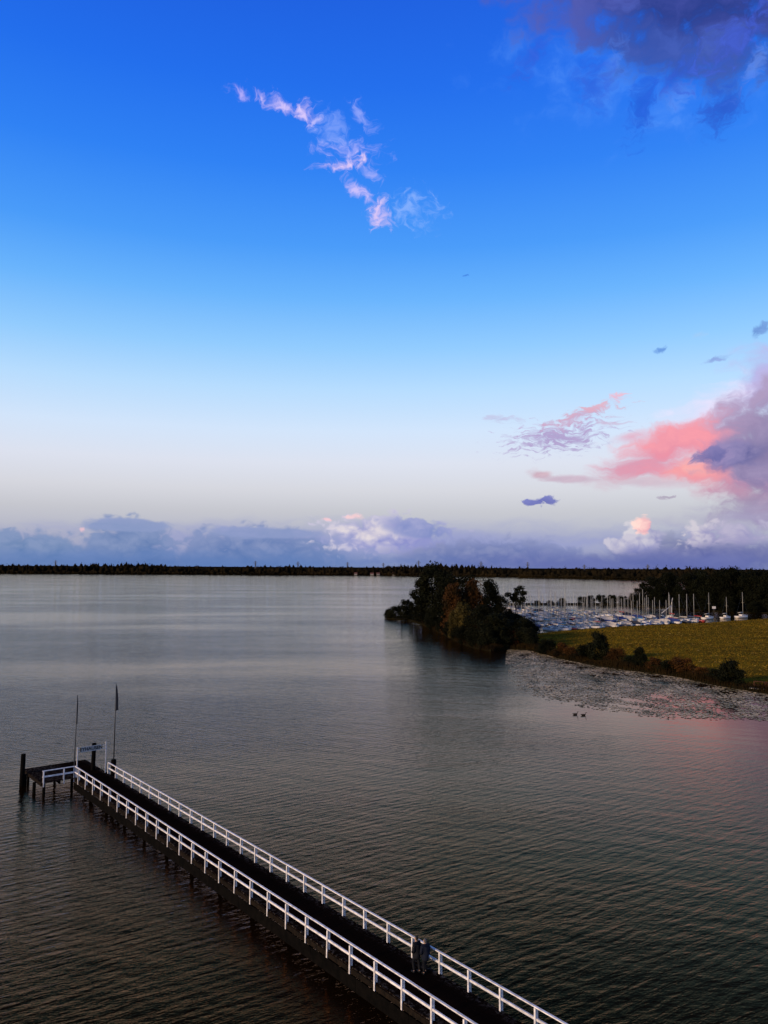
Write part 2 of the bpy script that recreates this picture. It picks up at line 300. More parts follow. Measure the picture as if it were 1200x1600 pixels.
class MB:
    """collects boxes, tubes and lofts and turns them into one mesh"""
    def __init__(self): self.v = []; self.f = []
    def box(self, x0, x1, y0, y1, z0, z1, bev=0.0):
        b = len(self.v)
        self.v += [(x0, y0, z0), (x1, y0, z0), (x1, y1, z0), (x0, y1, z0), (x0, y0, z1), (x1, y0, z1), (x1, y1, z1), (x0, y1, z1)]
        self.f += [tuple(b + i for i in q) for q in ((0, 3, 2, 1), (4, 5, 6, 7), (0, 1, 5, 4), (1, 2, 6, 5), (2, 3, 7, 6), (3, 0, 4, 7))]
        return self
    def tube(self, pts, rad, n=8, cap=True):
        pts = [Vector(p) for p in pts]; rings = []
        for i, p in enumerate(pts):
            t = (pts[min(i + 1, len(pts) - 1)] - pts[max(i - 1, 0)]).normalized()
            ref = Vector((1, 0, 0)) if abs(t.z) > .9 else Vector((0, 0, 1))
            u = t.cross(ref).normalized(); w = t.cross(u).normalized()
            r = rad[i] if isinstance(rad, (list, tuple)) else rad
            b = len(self.v); rings.append(b)
            self.v += [tuple(p + u * (r * math.cos(2 * math.pi * k / n)) + w * (r * math.sin(2 * math.pi * k / n))) for k in range(n)]
        for a, b in zip(rings, rings[1:]):
            self.f += [(a + k, a + (k + 1) % n, b + (k + 1) % n, b + k) for k in range(n)]
        if cap:
            self.f.append(tuple(rings[0] + k for k in reversed(range(n)))); self.f.append(tuple(rings[-1] + k for k in range(n)))
        return self
    def bar(self, a, b, w, h):
        """rectangular bar from a to b, w across, h upward"""
        a, b = Vector(a), Vector(b); t = (b - a).normalized(); ref = Vector((0, 0, 1)) if abs(t.z) < .95 else Vector((0, 1, 0))
        s = t.cross(ref).normalized() * (w / 2); u = s.cross(t).normalized() * (h / 2); k = len(self.v)
        for p in (a, b): self.v += [tuple(p - s - u), tuple(p + s - u), tuple(p + s + u), tuple(p - s + u)]
        self.f += [(k, k + 3, k + 2, k + 1), (k + 4, k + 5, k + 6, k + 7)] + [(k + i, k + (i + 1) % 4, k + 4 + (i + 1) % 4, k + 4 + i) for i in range(4)]
        return self
    def loft(self, rings, cap=True):
        n = len(rings[0]); idx = []
        for r in rings: idx.append(len(self.v)); self.v += [tuple(p) for p in r]
        for a, b in zip(idx, idx[1:]): self.f += [(a + k, a + (k + 1) % n, b + (k + 1) % n, b + k) for k in range(n)]
        if cap: self.f.append(tuple(idx[0] + k for k in reversed(range(n)))); self.f.append(tuple(idx[-1] + k for k in range(n)))
        return self
    def mesh(self, name, smooth=False):
        me = bpy.data.meshes.new(name); me.from_pydata(self.v, [], self.f); me.update()
        bm = bmesh.new(); bm.from_mesh(me); bmesh.ops.recalc_face_normals(bm, faces=bm.faces); bm.to_mesh(me); bm.free()
        if smooth: me.shade_smooth()
        return me
    def build(self, name, material, parent=None, smooth=False, loc=None, rz=None):
        return link(name, self.mesh(name, smooth), material, parent, loc, rz)

def mesh_np(name, v, f, smooth=False):
    """mesh from numpy arrays, every face with the same number of corners"""
    me = bpy.data.meshes.new(name); v = np.asarray(v, np.float32); f = np.asarray(f, np.int32)
    me.vertices.add(len(v)); me.vertices.foreach_set('co', v.ravel())
    n, k = f.shape
    me.loops.add(n * k); me.loops.foreach_set('vertex_index', f.ravel())
    me.polygons.add(n); me.polygons.foreach_set('loop_start', np.arange(0, n * k, k, dtype=np.int32))
    me.update(calc_edges=True); me.validate()
    if smooth: me.shade_smooth()
    return me

def copy_tree(o, parent=None):
    c = o.copy(); COL.objects.link(c); c.parent = parent
    for ch in [x for x in o.children]: copy_tree(ch, c)
    return c

# ------------------------------------------------------------------ materials
mat('white_paint', (.76, .70, .64), .55, .25, .38, 3.5, .2, 60., objvar=.08)
mat('sign_paint', (.40, .37, .33), .5, .3, .08, 6.)
mat('black_paint', (.01, .01, .01), .6)
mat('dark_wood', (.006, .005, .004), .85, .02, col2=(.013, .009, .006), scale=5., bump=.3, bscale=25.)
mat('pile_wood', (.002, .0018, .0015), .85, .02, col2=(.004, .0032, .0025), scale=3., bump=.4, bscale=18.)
mat('pole_paint', (.025, .026, .028), .5, .3)
mat('steel', (.08, .08, .08), .45, .5, metal=.5)
mat('flag_cloth', (.012, .014, .02), .9, .1)
mat('bark', (.018, .013, .009), .9, .02, .5, 4.)
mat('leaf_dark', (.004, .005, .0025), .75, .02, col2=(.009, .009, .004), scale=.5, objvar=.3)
mat('leaf_brown', (.055, .022, .006), .75, .02, col2=(.009, .008, .004), scale=.35, objvar=.2)
mat('leaf_rust', (.065, .022, .006), .75, .02, col2=(.03, .014, .005), scale=.6, objvar=.2)
mat('leaf_olive', (.05, .036, .009), .75, .02, col2=(.022, .018, .006), scale=.5, objvar=.2)
mat('reed', (.022, .013, .004), .85, .02, col2=(.009, .006, .003), scale=.25)
mat('far_leaf', (.005, .0045, .003), .9, .0, col2=(.016, .011, .005), scale=.03)
mat('hull_white', (.60, .53, .45), .55, .2, .06, 2.)
mat('hull_blue', (.03, .05, .16), .3, .5)
mat('hull_red', (.30, .04, .03), .35, .5)
mat('hull_dark', (.03, .03, .035), .35, .5)
mat('boat_deck', (.30, .25, .19), .6, .3, .1, 3.)
mat('cabin_white', (.62, .55, .46), .55, .2)
mat('cover_blue', (.03, .045, .14), .8, .1, .3, 3.)
mat('cover_cyan', (.05, .25, .42), .8, .1, .3, 3.)
mat('cover_white', (.44, .38, .31), .8, .1, .2, 3.)
mat('cover_dark', (.03, .03, .04), .8, .1, .3, 3.)
mat('cover_red', (.35, .02, .03), .8, .1, .3, 3.)
mat('glass_dark', (.01, .012, .015), .12, .6)
mat('alloy', (.30, .27, .21), .45, .5)
mat('jetty_wood', (.10, .085, .07), .85, .15, .4, 3.)
mat('fence_wood', (.06, .022, .012), .85, .15, .4, 3.)
mat('path_sand', (.20, .18, .14), .9, .1, .3, 1.)
mat('house_wall', (.16, .14, .12), .8, .2)
mat('house_roof', (.10, .04, .03), .8, .2)
mat('pylon_steel', (.06, .06, .07), .6, .3)
mat('coat_black', (.008, .008, .010), .85, .1, .3, 8.)
mat('coat_navy', (.008, .010, .018), .85, .1, .3, 8.)
mat('trousers_dark', (.008, .008, .009), .85, .1)
mat('shoe_black', (.006, .006, .006), .6, .2)
mat('skin', (.30, .18, .12), .6, .3)
mat('hair_dark', (.010, .008, .006), .7, .2)
mat('hair_grey', (.06, .055, .05), .7, .2)
mat('duck_feathers', (.015, .011, .008), .8, .1)
mat('bark_pale', (.16, .14, .11), .9, .1, .4, 4.)
mat('stone', (.10, .095, .085), .9, .15, .4, 2.)

def land_material(name, c1, c2, c3, s1, s2, bumpd):
    m = bpy.data.materials.new(name); m.use_nodes = True; N, L = m.node_tree.nodes, m.node_tree.links
    b = N['Principled BSDF']; b.inputs['Roughness'].default_value = 1.; b.inputs['Specular IOR Level'].default_value = 0.
    g = N.new('ShaderNodeNewGeometry')
    def noi(scale, det, sx=1., sy=1.):
        mp = N.new('ShaderNodeMapping'); mp.inputs['Scale'].default_value = (sx, sy, 1); L.new(g.outputs['Position'], mp.inputs[0])
        n = N.new('ShaderNodeTexNoise'); n.inputs['Scale'].default_value = scale; n.inputs['Detail'].default_value = det; n.inputs['Roughness'].default_value = .65
        L.new(mp.outputs[0], n.inputs['Vector'])
        r = N.new('ShaderNodeMapRange'); r.inputs['From Min'].default_value = .4; r.inputs['From Max'].default_value = .62; L.new(n.outputs[0], r.inputs['Value'])
        return r.outputs[0], n.outputs[0]
    a, _ = noi(s1, 6, .3, 1.); c, h = noi(s2, 8)
    m1 = N.new('ShaderNodeMix'); m1.data_type = 'RGBA'; L.new(a, m1.inputs[0]); m1.inputs[6].default_value = (*c1, 1); m1.inputs[7].default_value = (*c2, 1)
    m2 = N.new('ShaderNodeMix'); m2.data_type = 'RGBA'; mm = N.new('ShaderNodeMath'); mm.operation = 'MULTIPLY'; mm.inputs[1].default_value = .7; L.new(c, mm.inputs[0])
    L.new(mm.outputs[0], m2.inputs[0]); L.new(m1.outputs[2], m2.inputs[6]); m2.inputs[7].default_value = (*c3, 1)
    L.new(m2.outputs[2], b.inputs['Base Color'])
    bp = N.new('ShaderNodeBump'); bp.inputs['Strength'].default_value = 1.; bp.inputs['Distance'].default_value = bumpd; L.new(h, bp.inputs['Height']); L.new(bp.outputs[0], b.inputs['Normal'])
    MATS[name] = m
land_material('meadow_grass', (.200, .118, .009), (.112, .072, .008), (.060, .029, .005), .13, .7, .5)
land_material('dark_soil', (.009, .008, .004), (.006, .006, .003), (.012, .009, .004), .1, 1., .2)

def water_material():
    m = bpy.data.materials.new('lake_water'); m.use_nodes = True; N, L = m.node_tree.nodes, m.node_tree.links; N.clear()
    out = N.new('ShaderNodeOutputMaterial'); g = N.new('ShaderNodeNewGeometry')
    def ma(op, a, b=None, c=None):
        n = N.new('ShaderNodeMath'); n.operation = op
        for i, v in enumerate((a, b, c)):
            if v is None: continue
            if isinstance(v, (int, float)): n.inputs[i].default_value = v
            else: L.new(v, n.inputs[i])
        return n.outputs[0]
    def noi(rot, sx, sy, det, rough, dist=0.):
        mp = N.new('ShaderNodeMapping'); mp.vector_type = 'POINT'; mp.inputs['Scale'].default_value = (1, 1, 1)
        vr = N.new('ShaderNodeVectorRotate'); vr.rotation_type = 'Z_AXIS'; vr.inputs['Angle'].default_value = R(-rot); L.new(g.outputs['Position'], vr.inputs['Vector'])
        mp.inputs['Scale'].default_value = (sx, sy, 1); L.new(vr.outputs[0], mp.inputs[0])
        n = N.new('ShaderNodeTexNoise'); n.noise_dimensions = '2D'; n.inputs['Scale'].default_value = 1.; n.inputs['Detail'].default_value = det; n.inputs['Roughness'].default_value = rough
        n.inputs['Distortion'].default_value = dist; L.new(mp.outputs[0], n.inputs['Vector'])
        return n.outputs[0]
    # wind ripples: long crests about 36 degrees off the x axis, 0.8 m apart, broken up by finer crossing trains and a slow swell
    vr = N.new('ShaderNodeVectorRotate'); vr.rotation_type = 'Z_AXIS'; vr.inputs['Angle'].default_value = R(-36); L.new(g.outputs['Position'], vr.inputs['Vector'])
    wt = N.new('ShaderNodeTexWave'); wt.wave_type = 'BANDS'; wt.bands_direction = 'Y'; wt.wave_profile = 'SIN'; L.new(vr.outputs[0], wt.inputs['Vector'])
    wt.inputs['Scale'].default_value = .37; wt.inputs['Distortion'].default_value = 9.; wt.inputs['Detail'].default_value = 2.; wt.inputs['Detail Scale'].default_value = .55; wt.inputs['Detail Roughness'].default_value = .5
    h = ma('ADD', ma('MULTIPLY', wt.outputs['Fac'], .10), ma('MULTIPLY', noi(34, .45, 2.1, 4, .55, .35), .50))
    h = ma('ADD', h, ma('MULTIPLY', noi(12, 1.5, 4.4, 3, .6), .24))
    h = ma('ADD', h, ma('MULTIPLY', noi(-20, .16, .5, 2, .5), .7))
    # sheltered water beside the lily pads, and gust lanes on the open lake
    sp = N.new('ShaderNodeSeparateXYZ'); L.new(g.outputs['Position'], sp.inputs[0])
    dx = ma('MULTIPLY', ma('SUBTRACT', sp.outputs[0], 52.), 1 / 34.); dy = ma('MULTIPLY', ma('SUBTRACT', sp.outputs[1], 112.), 1 / 26.)
    d = ma('SQRT', ma('ADD', ma('MULTIPLY', dx, dx), ma('MULTIPLY', dy, dy)))
    sm = N.new('ShaderNodeMapRange'); sm.interpolation_type = 'SMOOTHSTEP'; L.new(d, sm.inputs['Value'])
    sm.inputs['From Min'].default_value = .45; sm.inputs['From Max'].default_value = 1.35; sm.inputs['To Min'].default_value = .22; sm.inputs['To Max'].default_value = 1.
    gust = N.new('ShaderNodeMapRange'); L.new(noi(6, .006, .022, 4, .55), gust.inputs['Value'])
    gust.inputs['From Min'].default_value = .35; gust.inputs['From Max'].default_value = .65; gust.inputs['To Min'].default_value = .5; gust.inputs['To Max'].default_value = 1.3
    st = ma('MULTIPLY', sm.outputs[0], gust.outputs[0])
    bp = N.new('ShaderNodeBump'); bp.inputs['Distance'].default_value = WAVE; L.new(ma('MULTIPLY', h, st), bp.inputs['Height']); bp.inputs['Strength'].default_value = 1.
    fr = N.new('ShaderNodeFresnel'); fr.inputs['IOR'].default_value = 1.58; L.new(bp.outputs[0], fr.inputs['Normal'])
    tr = N.new('ShaderNodeValToRGB'); L.new(fr.outputs[0], tr.inputs[0]); ce = tr.color_ramp.elements      # painted reflection tint: browner and darker at steep view angles
    while len(ce) < len(REFLECT_TINT): ce.new(.5)
    for e_, (p_, c_) in zip(ce, REFLECT_TINT): e_.position = p_; e_.color = (*c_, 1)
    gl = N.new('ShaderNodeBsdfGlossy'); L.new(tr.outputs[0], gl.inputs['Color']); gl.inputs['Roughness'].default_value = .06; L.new(bp.outputs[0], gl.inputs['Normal'])
    df = N.new('ShaderNodeBsdfDiffuse'); df.inputs['Color'].default_value = (.006, .0028, .0010, 1)      # peat-brown water body
    mx = N.new('ShaderNodeMixShader'); L.new(fr.outputs[0], mx.inputs[0]); L.new(df.outputs[0], mx.inputs[1]); L.new(gl.outputs[0], mx.inputs[2])
    L.new(mx.outputs[0], out.inputs[0]); MATS['lake_water'] = m
WAVE = .125
REFLECT_TINT = [(.085, (.16, .042, .012)), (.12, (.52, .18, .05)), (.15, (.86, .36, .125)), (.2, (1., .50, .25)), (.275, (1., .60, .40)), (.365, (1., .69, .52)), (.5, (1., .81, .66)), (.74, (1., .94, .82))]
water_material()

# ------------------------------------------------------------------ setting
def poly_land(name, pts, z, material, depth=1.2, kind='structure', z_in=None):
    bm = bmesh.new(); top = [bm.verts.new((x, y, z)) for x, y in pts]; f = bm.faces.new(top)
    r = bmesh.ops.extrude_face_region(bm, geom=[f]); vs = [e for e in r['geom'] if isinstance(e, bmesh.types.BMVert)]
    for v in vs: v.co.z -= depth
    bmesh.ops.recalc_face_normals(bm, faces=bm.faces); bmesh.ops.triangulate(bm, faces=bm.faces)
    me = bpy.data.meshes.new(name); bm.to_mesh(me); bm.free()
    return tag(link(name, me, material), kind=kind)

b = MB(); b.v = [(-9000, -400, 0), (9000, -400, 0), (9000, 9000, 0), (-9000, 9000, 0)]; b.f = [(0, 1, 2, 3)]
tag(b.build('lake', 'lake_water'), kind='structure')

SHORE = [(.75, 318), (3.5, 309), (10.3, 303), (14.5, 278), (17.2, 256), (19.5, 234), (21.4, 214.5), (24., 200), (27, 194.5), (31.8, 199.5), (37.6, 196.5), (41.4, 179), (46.5, 165.5),
         (52.2, 158), (57.3, 151), (60, 141), (64.8, 131.5), (71, 126), (84, 122), (120, 118), (420, 110)]
BACK = [(420, 334), (210, 331), (158, 318), (121, 291.5), (92, 277.5), (69.5, 262), (48, 242), (44, 250), (39, 270), (31, 300), (21, 317), (8, 324)]
poly_land('meadow', SHORE + BACK, .45, 'meadow_grass')
def offset_strip(name, pts, z, w, material):
    """bank of dark soil along a shoreline"""
    b = MB(); n = len(pts); A = np.array(pts, float); T = np.gradient(A, axis=0); T /= np.linalg.norm(T, axis=1)[:, None]; Nn = np.stack([-T[:, 1], T[:, 0]], 1)
    rings = []
    for i in range(n):
        o = A[i]; q = A[i] + Nn[i] * w; m_ = A[i] - Nn[i] * .9
        rings.append([(m_[0], m_[1], -.4), (o[0], o[1], z), (q[0], q[1], z + .01), (q[0], q[1], -.4)])
    b.loft(rings)
    return tag(b.build(name, material), kind='structure')
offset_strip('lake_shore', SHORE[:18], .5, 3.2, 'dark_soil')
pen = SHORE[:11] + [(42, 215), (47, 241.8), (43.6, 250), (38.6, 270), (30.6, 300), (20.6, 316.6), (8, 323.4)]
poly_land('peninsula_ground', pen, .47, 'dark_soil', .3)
poly_land('wood_ground', [(136, 432), (150, 388), (170, 364), (210, 347), (420, 338), (900, 420), (900, 900), (560, 1000), (420, 1060), (300, 760), (200, 560)], .5, 'dark_soil')
poly_land('breakwater', [(70, 424), (95, 427), (120, 429), (141, 428), (150, 440), (120, 441), (90, 439), (70, 434)], .7, 'dark_soil')
FAR = [(-3600, 1250), (-2400, 1500), (-1500, 1610), (-816, 1640), (-410, 1648), (0, 1655), (252, 1513), (420, 1232), (560, 1000), (900, 760), (2600, 700)]
b = MB(); k = len(FAR)
for i, (x, y) in enumerate(FAR):
    for dd, z in ((0, -.5), (0, .6), (60, 2.), (200, 5.), (7000, 2.)): b.v.append((x + (dd * .25 if x > 300 else 0), y + dd, z))
for i in range(k - 1):
    for j in range(4): b.f.append((i * 5 + j, (i + 1) * 5 + j, (i + 1) * 5 + j + 1, i * 5 + j + 1))
tag(b.build('far_shore', 'dark_soil'), kind='structure')

# ------------------------------------------------------------------ pier (local x runs towards the near shore, local y across to the far rail)
PIER_O = (-28.97, 73.95, 0); PIER_RZ = math.atan2(-.7765, .630)
def pier_w(s, n, z=0.0):
    return (PIER_O[0] + .630 * s + .7765 * n, PIER_O[1] - .7765 * s + .630 * n, z)
pier = tag(empty('pier', PIER_O, PIER_RZ), 'long wooden pier with white railings running diagonally out into the lake', 'pier')
DECK = 1.2; SEND = 64.0; WD = 2.96
# deck boards: too fine to tell apart in the photograph, joined
b = MB(); s = -6.2; pr = random.Random(3)
while s < SEND:
    n0 = -2.95 if s < .02 else -.06
    dz = pr.uniform(-.006, .006)
    b.box(s, s + .142, n0 + pr.uniform(-.03, .03), WD + pr.uniform(-.03, .03), DECK - .05 + dz, DECK + dz); s += .15
deck_m = bpy.data.materials.new('deck_boards'); deck_m.use_nodes = True
def deck_nodes():
    N, L = deck_m.node_tree.nodes, deck_m.node_tree.links; bs = N['Principled BSDF']; bs.inputs['Roughness'].default_value = .85; bs.inputs['Specular IOR Level'].default_value = 0.
    tc = N.new('ShaderNodeTexCoord'); sp = N.new('ShaderNodeSeparateXYZ'); L.new(tc.outputs['Object'], sp.inputs[0])
    n1 = N.new('ShaderNodeTexNoise'); n1.inputs['Scale'].default_value = .8; n1.inputs['Detail'].default_value = 6; L.new(tc.outputs['Object'], n1.inputs['Vector'])
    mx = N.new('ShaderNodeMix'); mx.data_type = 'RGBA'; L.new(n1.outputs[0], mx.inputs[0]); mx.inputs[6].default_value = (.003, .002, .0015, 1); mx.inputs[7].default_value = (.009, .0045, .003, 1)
    # pale lichen and droppings gather under the rails, along both edges
    def ma(op, a, b=None):
        n = N.new('ShaderNodeMath'); n.operation = op
        for i, v in enumerate((a, b)):
            if v is None: continue
            if isinstance(v, (int, float)): n.inputs[i].default_value = v
            else: L.new(v, n.inputs[i])
        return n.outputs[0]
    e = ma('ABSOLUTE', ma('SUBTRACT', sp.outputs[1], 1.45))
    er = N.new('ShaderNodeMapRange'); L.new(e, er.inputs['Value']); er.inputs['From Min'].default_value = .95; er.inputs['From Max'].default_value = 1.45
    n2 = N.new('ShaderNodeTexNoise'); n2.inputs['Scale'].default_value = 5.5; n2.inputs['Detail'].default_value = 5; n2.inputs['Roughness'].default_value = .7; L.new(tc.outputs['Object'], n2.inputs['Vector'])
    sr = N.new('ShaderNodeMapRange'); L.new(n2.outputs[0], sr.inputs['Value']); sr.inputs['From Min'].default_value = .5; sr.inputs['From Max'].default_value = .66
    m2 = N.new('ShaderNodeMix'); m2.data_type = 'RGBA'; L.new(ma('MULTIPLY', er.outputs[0], sr.outputs[0]), m2.inputs[0]); L.new(mx.outputs[2], m2.inputs[6]); m2.inputs[7].default_value = (.07, .058, .045, 1)
    L.new(m2.outputs[2], bs.inputs['Base Color'])
deck_nodes()
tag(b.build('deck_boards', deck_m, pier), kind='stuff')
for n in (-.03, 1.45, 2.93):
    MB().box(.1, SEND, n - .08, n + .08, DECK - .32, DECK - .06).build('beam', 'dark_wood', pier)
for n in (-2.85, -1.4):
    MB().box(-6.15, .05, n - .08, n + .08, DECK - .32, DECK - .06).build('beam', 'dark_wood', pier)
for k in range(16):
    MB().box(.12 + k * 4.0, 4.10 + k * 4.0, -.155, -.127, .16, DECK - .36).build('shade_board', 'pile_wood', pier)  # added dark boards, standing in for the black shade and reflection below the deck
MB().box(-6.24, -6.205, -2.9, 2.9, DECK - .34, DECK - .02).build('fascia_board', 'dark_wood', pier)
MB().box(-6.2, .0, -3.03, -2.99, DECK - .34, DECK - .02).build('fascia_board', 'dark_wood', pier)
pile_me = MB().tube([(0, 0, -1.5), (0, 0, .4), (0, 0, DECK - .06)], .13, 10).mesh('pile', True)
for k in range(17):
    s = -5.6 if k == 0 else (-.3 + (k - 1) * 4.2)
    for n in ((-2.7, -.2, 2.75) if s < 0 else (.15, 2.75)):
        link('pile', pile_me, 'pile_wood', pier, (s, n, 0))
    if s > 0: MB().box(s - .07, s + .07, 0.0, 2.9, DECK - .56, DECK - .33).build('cross_beam', 'dark_wood', pier)
# railings: each one an Empty part with rails and double-plank posts
def railing(name, label, run, side):
    """run: list of (s0, s1, n, posts) along local x, or across when side is 'front'"""
    r = empty(name); r.parent = pier; r['label'] = label
    return r
def post_mesh():
    b = MB()
    b.box(-.043, .043, -.122, -.072, DECK - .36, 2.205)       # outer plank reaches below the deck edge
    b.box(-.043, .043, .012, .06, DECK + .012, 2.205)        # inner plank stands on the deck
    return b.mesh('post')
POST = post_mesh()
jit = random.Random(5)
def add_post(r, s, n, rz):
    o = link('post', POST, 'white_paint', r, (s + jit.uniform(-.015, .015), n, jit.uniform(-.012, .012)), rz)
    o.rotation_euler = (jit.uniform(-.008, .008), jit.uniform(-.012, .012), rz)
near = railing('railing', 'white railing along the side of the pier with the longer open water to its left', None, None)
near['label'] = 'white wooden railing along the near side of the pier'
far = railing('railing', 'white wooden railing along the far side of the pier, past the two people', None, None)
front = railing('railing', 'short white railing across the front of the square landing stage', None, None)
def long_rails(r, s0, s1, n):
    seg = 4.032
    s = s0
    while s < s1 - .01:
        e = min(s + seg, s1); dz = jit.uniform(-.006, .006)
        MB().box(s + .003, e - .003, n - .052, n + .052, 2.22 + dz, 2.275 + dz).build('top_rail', 'white_paint', r)
        MB().box(s + .003, e - .003, n - .068, n + .008, 1.675 + dz, 1.78 + dz).build('middle_rail', 'white_paint', r)
        s = e
for k in range(32): add_post(near, 1.25 + 2.016 * k - (.0 if k else .02), -.03 + .0, 0)
add_post(near, .0, -.03, 0)
long_rails(near, -.06, SEND, -.03)
for k in range(32): add_post(far, .56 + 2.016 * k, 2.91, math.pi)
def long_rails_far():
    s = .5
    while s < SEND - .01:
        e = min(s + 4.032, SEND); dz = jit.uniform(-.006, .006)
        MB().box(s + .003, e - .003, 2.91 - .052, 2.91 + .052, 2.22 + dz, 2.275 + dz).build('top_rail', 'white_paint', far)
        MB().box(s + .003, e - .003, 2.91 - .008, 2.91 + .068, 1.675 + dz, 1.78 + dz).build('middle_rail', 'white_paint', far)
        s = e
long_rails_far()
for n in (-2.85, -1.05): add_post(front, .02, n, math.pi / 2)
MB().box(-.055, .095, -2.95, -.11, 2.215, 2.275).build('top_rail', 'white_paint', front)
MB().box(.012, .088, -2.95, -.11, 1.66, 1.79).build('middle_rail', 'white_paint', front)

# gate with the name board
gate = tag(empty('name_gate', pier_w(.1, 0), PIER_RZ), 'slim white posts carrying the grey EYHAUSEN name board over the pier', 'sign')
for n, top in ((.10, 3.95), (2.78, 4.1)):
    MB().box(-.04, .04, n - .04, n + .04, DECK + .012, top).box(-.055, .055, n - .055, n + .055, top, top + .03).build('post', 'white_paint', gate)
board = MB().box(-.02, .02, .42, 2.32, 3.47, 3.95).build('name_board', 'sign_paint', gate)
for z in (3.56, 3.86):
    MB().box(-.012, .012, .145, .418, z - .02, z + .02).build('bracket', 'white_paint', gate)
    MB().box(-.012, .012, 2.322, 2.735, z - .02, z + .02).build('bracket', 'white_paint', gate)
cu = bpy.data.curves.new('lettering', 'FONT'); cu.body = 'EYHAUSEN'; cu.size = .43; cu.extrude = .006; cu.align_x = 'CENTER'; cu.align_y = 'CENTER'; cu.offset = .014
to = bpy.data.objects.new('lettering_curve', cu); COL.objects.link(to)
dg = bpy.context.evaluated_depsgraph_get(); tme = bpy.data.meshes.new_from_object(to.evaluated_get(dg)); tme.name = 'lettering'
bpy.data.objects.remove(to)
lt = link('lettering', tme, 'black_paint', board); tme.materials.clear(); tme.materials.append(MATS['black_paint'])
lt.rotation_euler = (math.pi / 2, 0, math.pi / 2); lt.location = (.028, 1.37, 3.71)

# flag poles with hanging flags
def flag_pole(loc, top, label, rad, lean, flag_len, flag_w, mooring):
    fp = tag(empty('flag_pole', loc), label, 'flag pole', 'flag poles at the end of the pier')
    z0 = DECK + .01 if not mooring else 2.42
    MB().tube([(0, 0, z0 - loc[2]), (lean * .5, 0, (z0 + top) / 2), (lean, 0, top)], [rad, rad * .85, rad * .6], 8).build('pole', 'pole_paint', fp, True)
    MB().tube([(lean, 0, top), (lean, 0, top + .05), (lean, 0, top + .1)], [rad * .7, rad * 1.5, rad * .4], 8).build('finial', 'pole_paint', fp, True)
    rings = []; n = 14; m = 12; fr = random.Random(int(top * 10))
    for i in range(n):
        t = i / (n - 1); z = top - .1 - flag_len * t; w = flag_w * (.25 + .75 * t) * (1 + .15 * math.sin(5 * t)); ring = []
        for k in range(m):
            a = 2 * math.pi * k / m; fold = 1 + .28 * math.sin(3 * a + 2.1 * t)
            ring.append((lean * (z / top) + w * .55 + w * .5 * math.cos(a) * fold, .05 * math.sin(a) * fold + .02 * math.sin(6 * t), z + .05 * math.cos(a) * t))
        rings.append(ring)
    MB().loft(rings).build('flag', 'flag_cloth', fp, True)
    return fp
flag_pole(pier_w(-.06, -.12), 8.75, 'thin dark flag pole beside the left gate post, flag hanging furled', .055, .12, 2.5, .12, False)
flag_pole(pier_w(.68, 3.36), 9.55, 'taller dark flag pole on a mooring pile outside the far railing', .06, .03, 2.3, .30, True)
def mooring_pile(loc, top, rad, lean, label):
    p = tag(empty('mooring_pile', loc), label, 'mooring pile', 'mooring piles at the landing stage')
    MB().tube([(0, 0, -1.5), (lean * .3, 0, 0.3), (lean, 0, top)], [rad * 1.04, rad * 1.02, rad], 14).build('post', 'pile_wood', p, True)
    MB().tube([(lean, 0, top), (lean, 0, top + .06)], [rad * 1.06, rad * .9], 14).build('cap', 'pile_wood', p, True)
mooring_pile((-34.64, 75.34, 0), 2.95, .22, .08, 'free-standing dark mooring pile in the water left of the landing stage')
mooring_pile(pier_w(-1.7, 2.14), 3.72, .20, .13, 'dark mooring pile rising behind the name board')
mooring_pile(pier_w(.68, 3.36), 2.42, .24, 0, 'stout dark pile carrying the taller flag pole by the far railing')
mooring_pile(pier_w(-1.4, -3.25), .95, .15, 0, 'short pile under the front left edge of the landing stage')
mooring_pile(pier_w(-4.6, -3.25), 1.0, .15, 0, 'short pile under the outer left corner of the landing stage')
# bathing ladder
lad = tag(empty('ladder', pier_w(-.55, 3.02), PIER_RZ), 'small dark steel ladder at the deck edge by the right gate post', 'ladder')
for x in (-.22, .22):
    MB().tube([(x, -.3, DECK + .01), (x, -.28, DECK + .7), (x, -.15, DECK + .85), (x, .02, DECK + .75), (x, .06, DECK), (x, .06, -.8)], .022, 6).build('handrail', 'steel', lad, True)
for k in range(6): MB().tube([(-.22, .06, -.6 + .3 * k), (.22, .06, -.6 + .3 * k)], .018, 6).build('rung', 'steel', lad, True)

# ------------------------------------------------------------------ trees and bushes
def leaf_cloud(r_, clumps, per, leaf):
    """leaf-sized diamonds spread through ellipsoid clumps (cx, cy, cz, rx, ry, rz)"""
    C = np.repeat(np.array(clumps, float), per, axis=0); n = len(C)
    d = r_.normal(size=(n, 3)); d /= np.linalg.norm(d, axis=1)[:, None]
    rad = r_.uniform(0, 1, n) ** .45 * r_.uniform(.75, 1.22, n)
    c = C[:, :3] + d * rad[:, None] * C[:, 3:]
    nn = d * .6 + r_.normal(size=(n, 3)) * .6; nn /= np.linalg.norm(nn, axis=1)[:, None]
    t = np.cross(nn, r_.normal(size=(n, 3))); t /= np.linalg.norm(t, axis=1)[:, None]; u = np.cross(nn, t)
    s = leaf * r_.uniform(.55, 1.35, n)[:, None]
    v = np.stack([c + t * s, c + u * s * .55, c - t * s, c - u * s * .55], 1).reshape(-1, 3)
    return v, np.arange(4 * n, dtype=np.int32).reshape(n, 4)

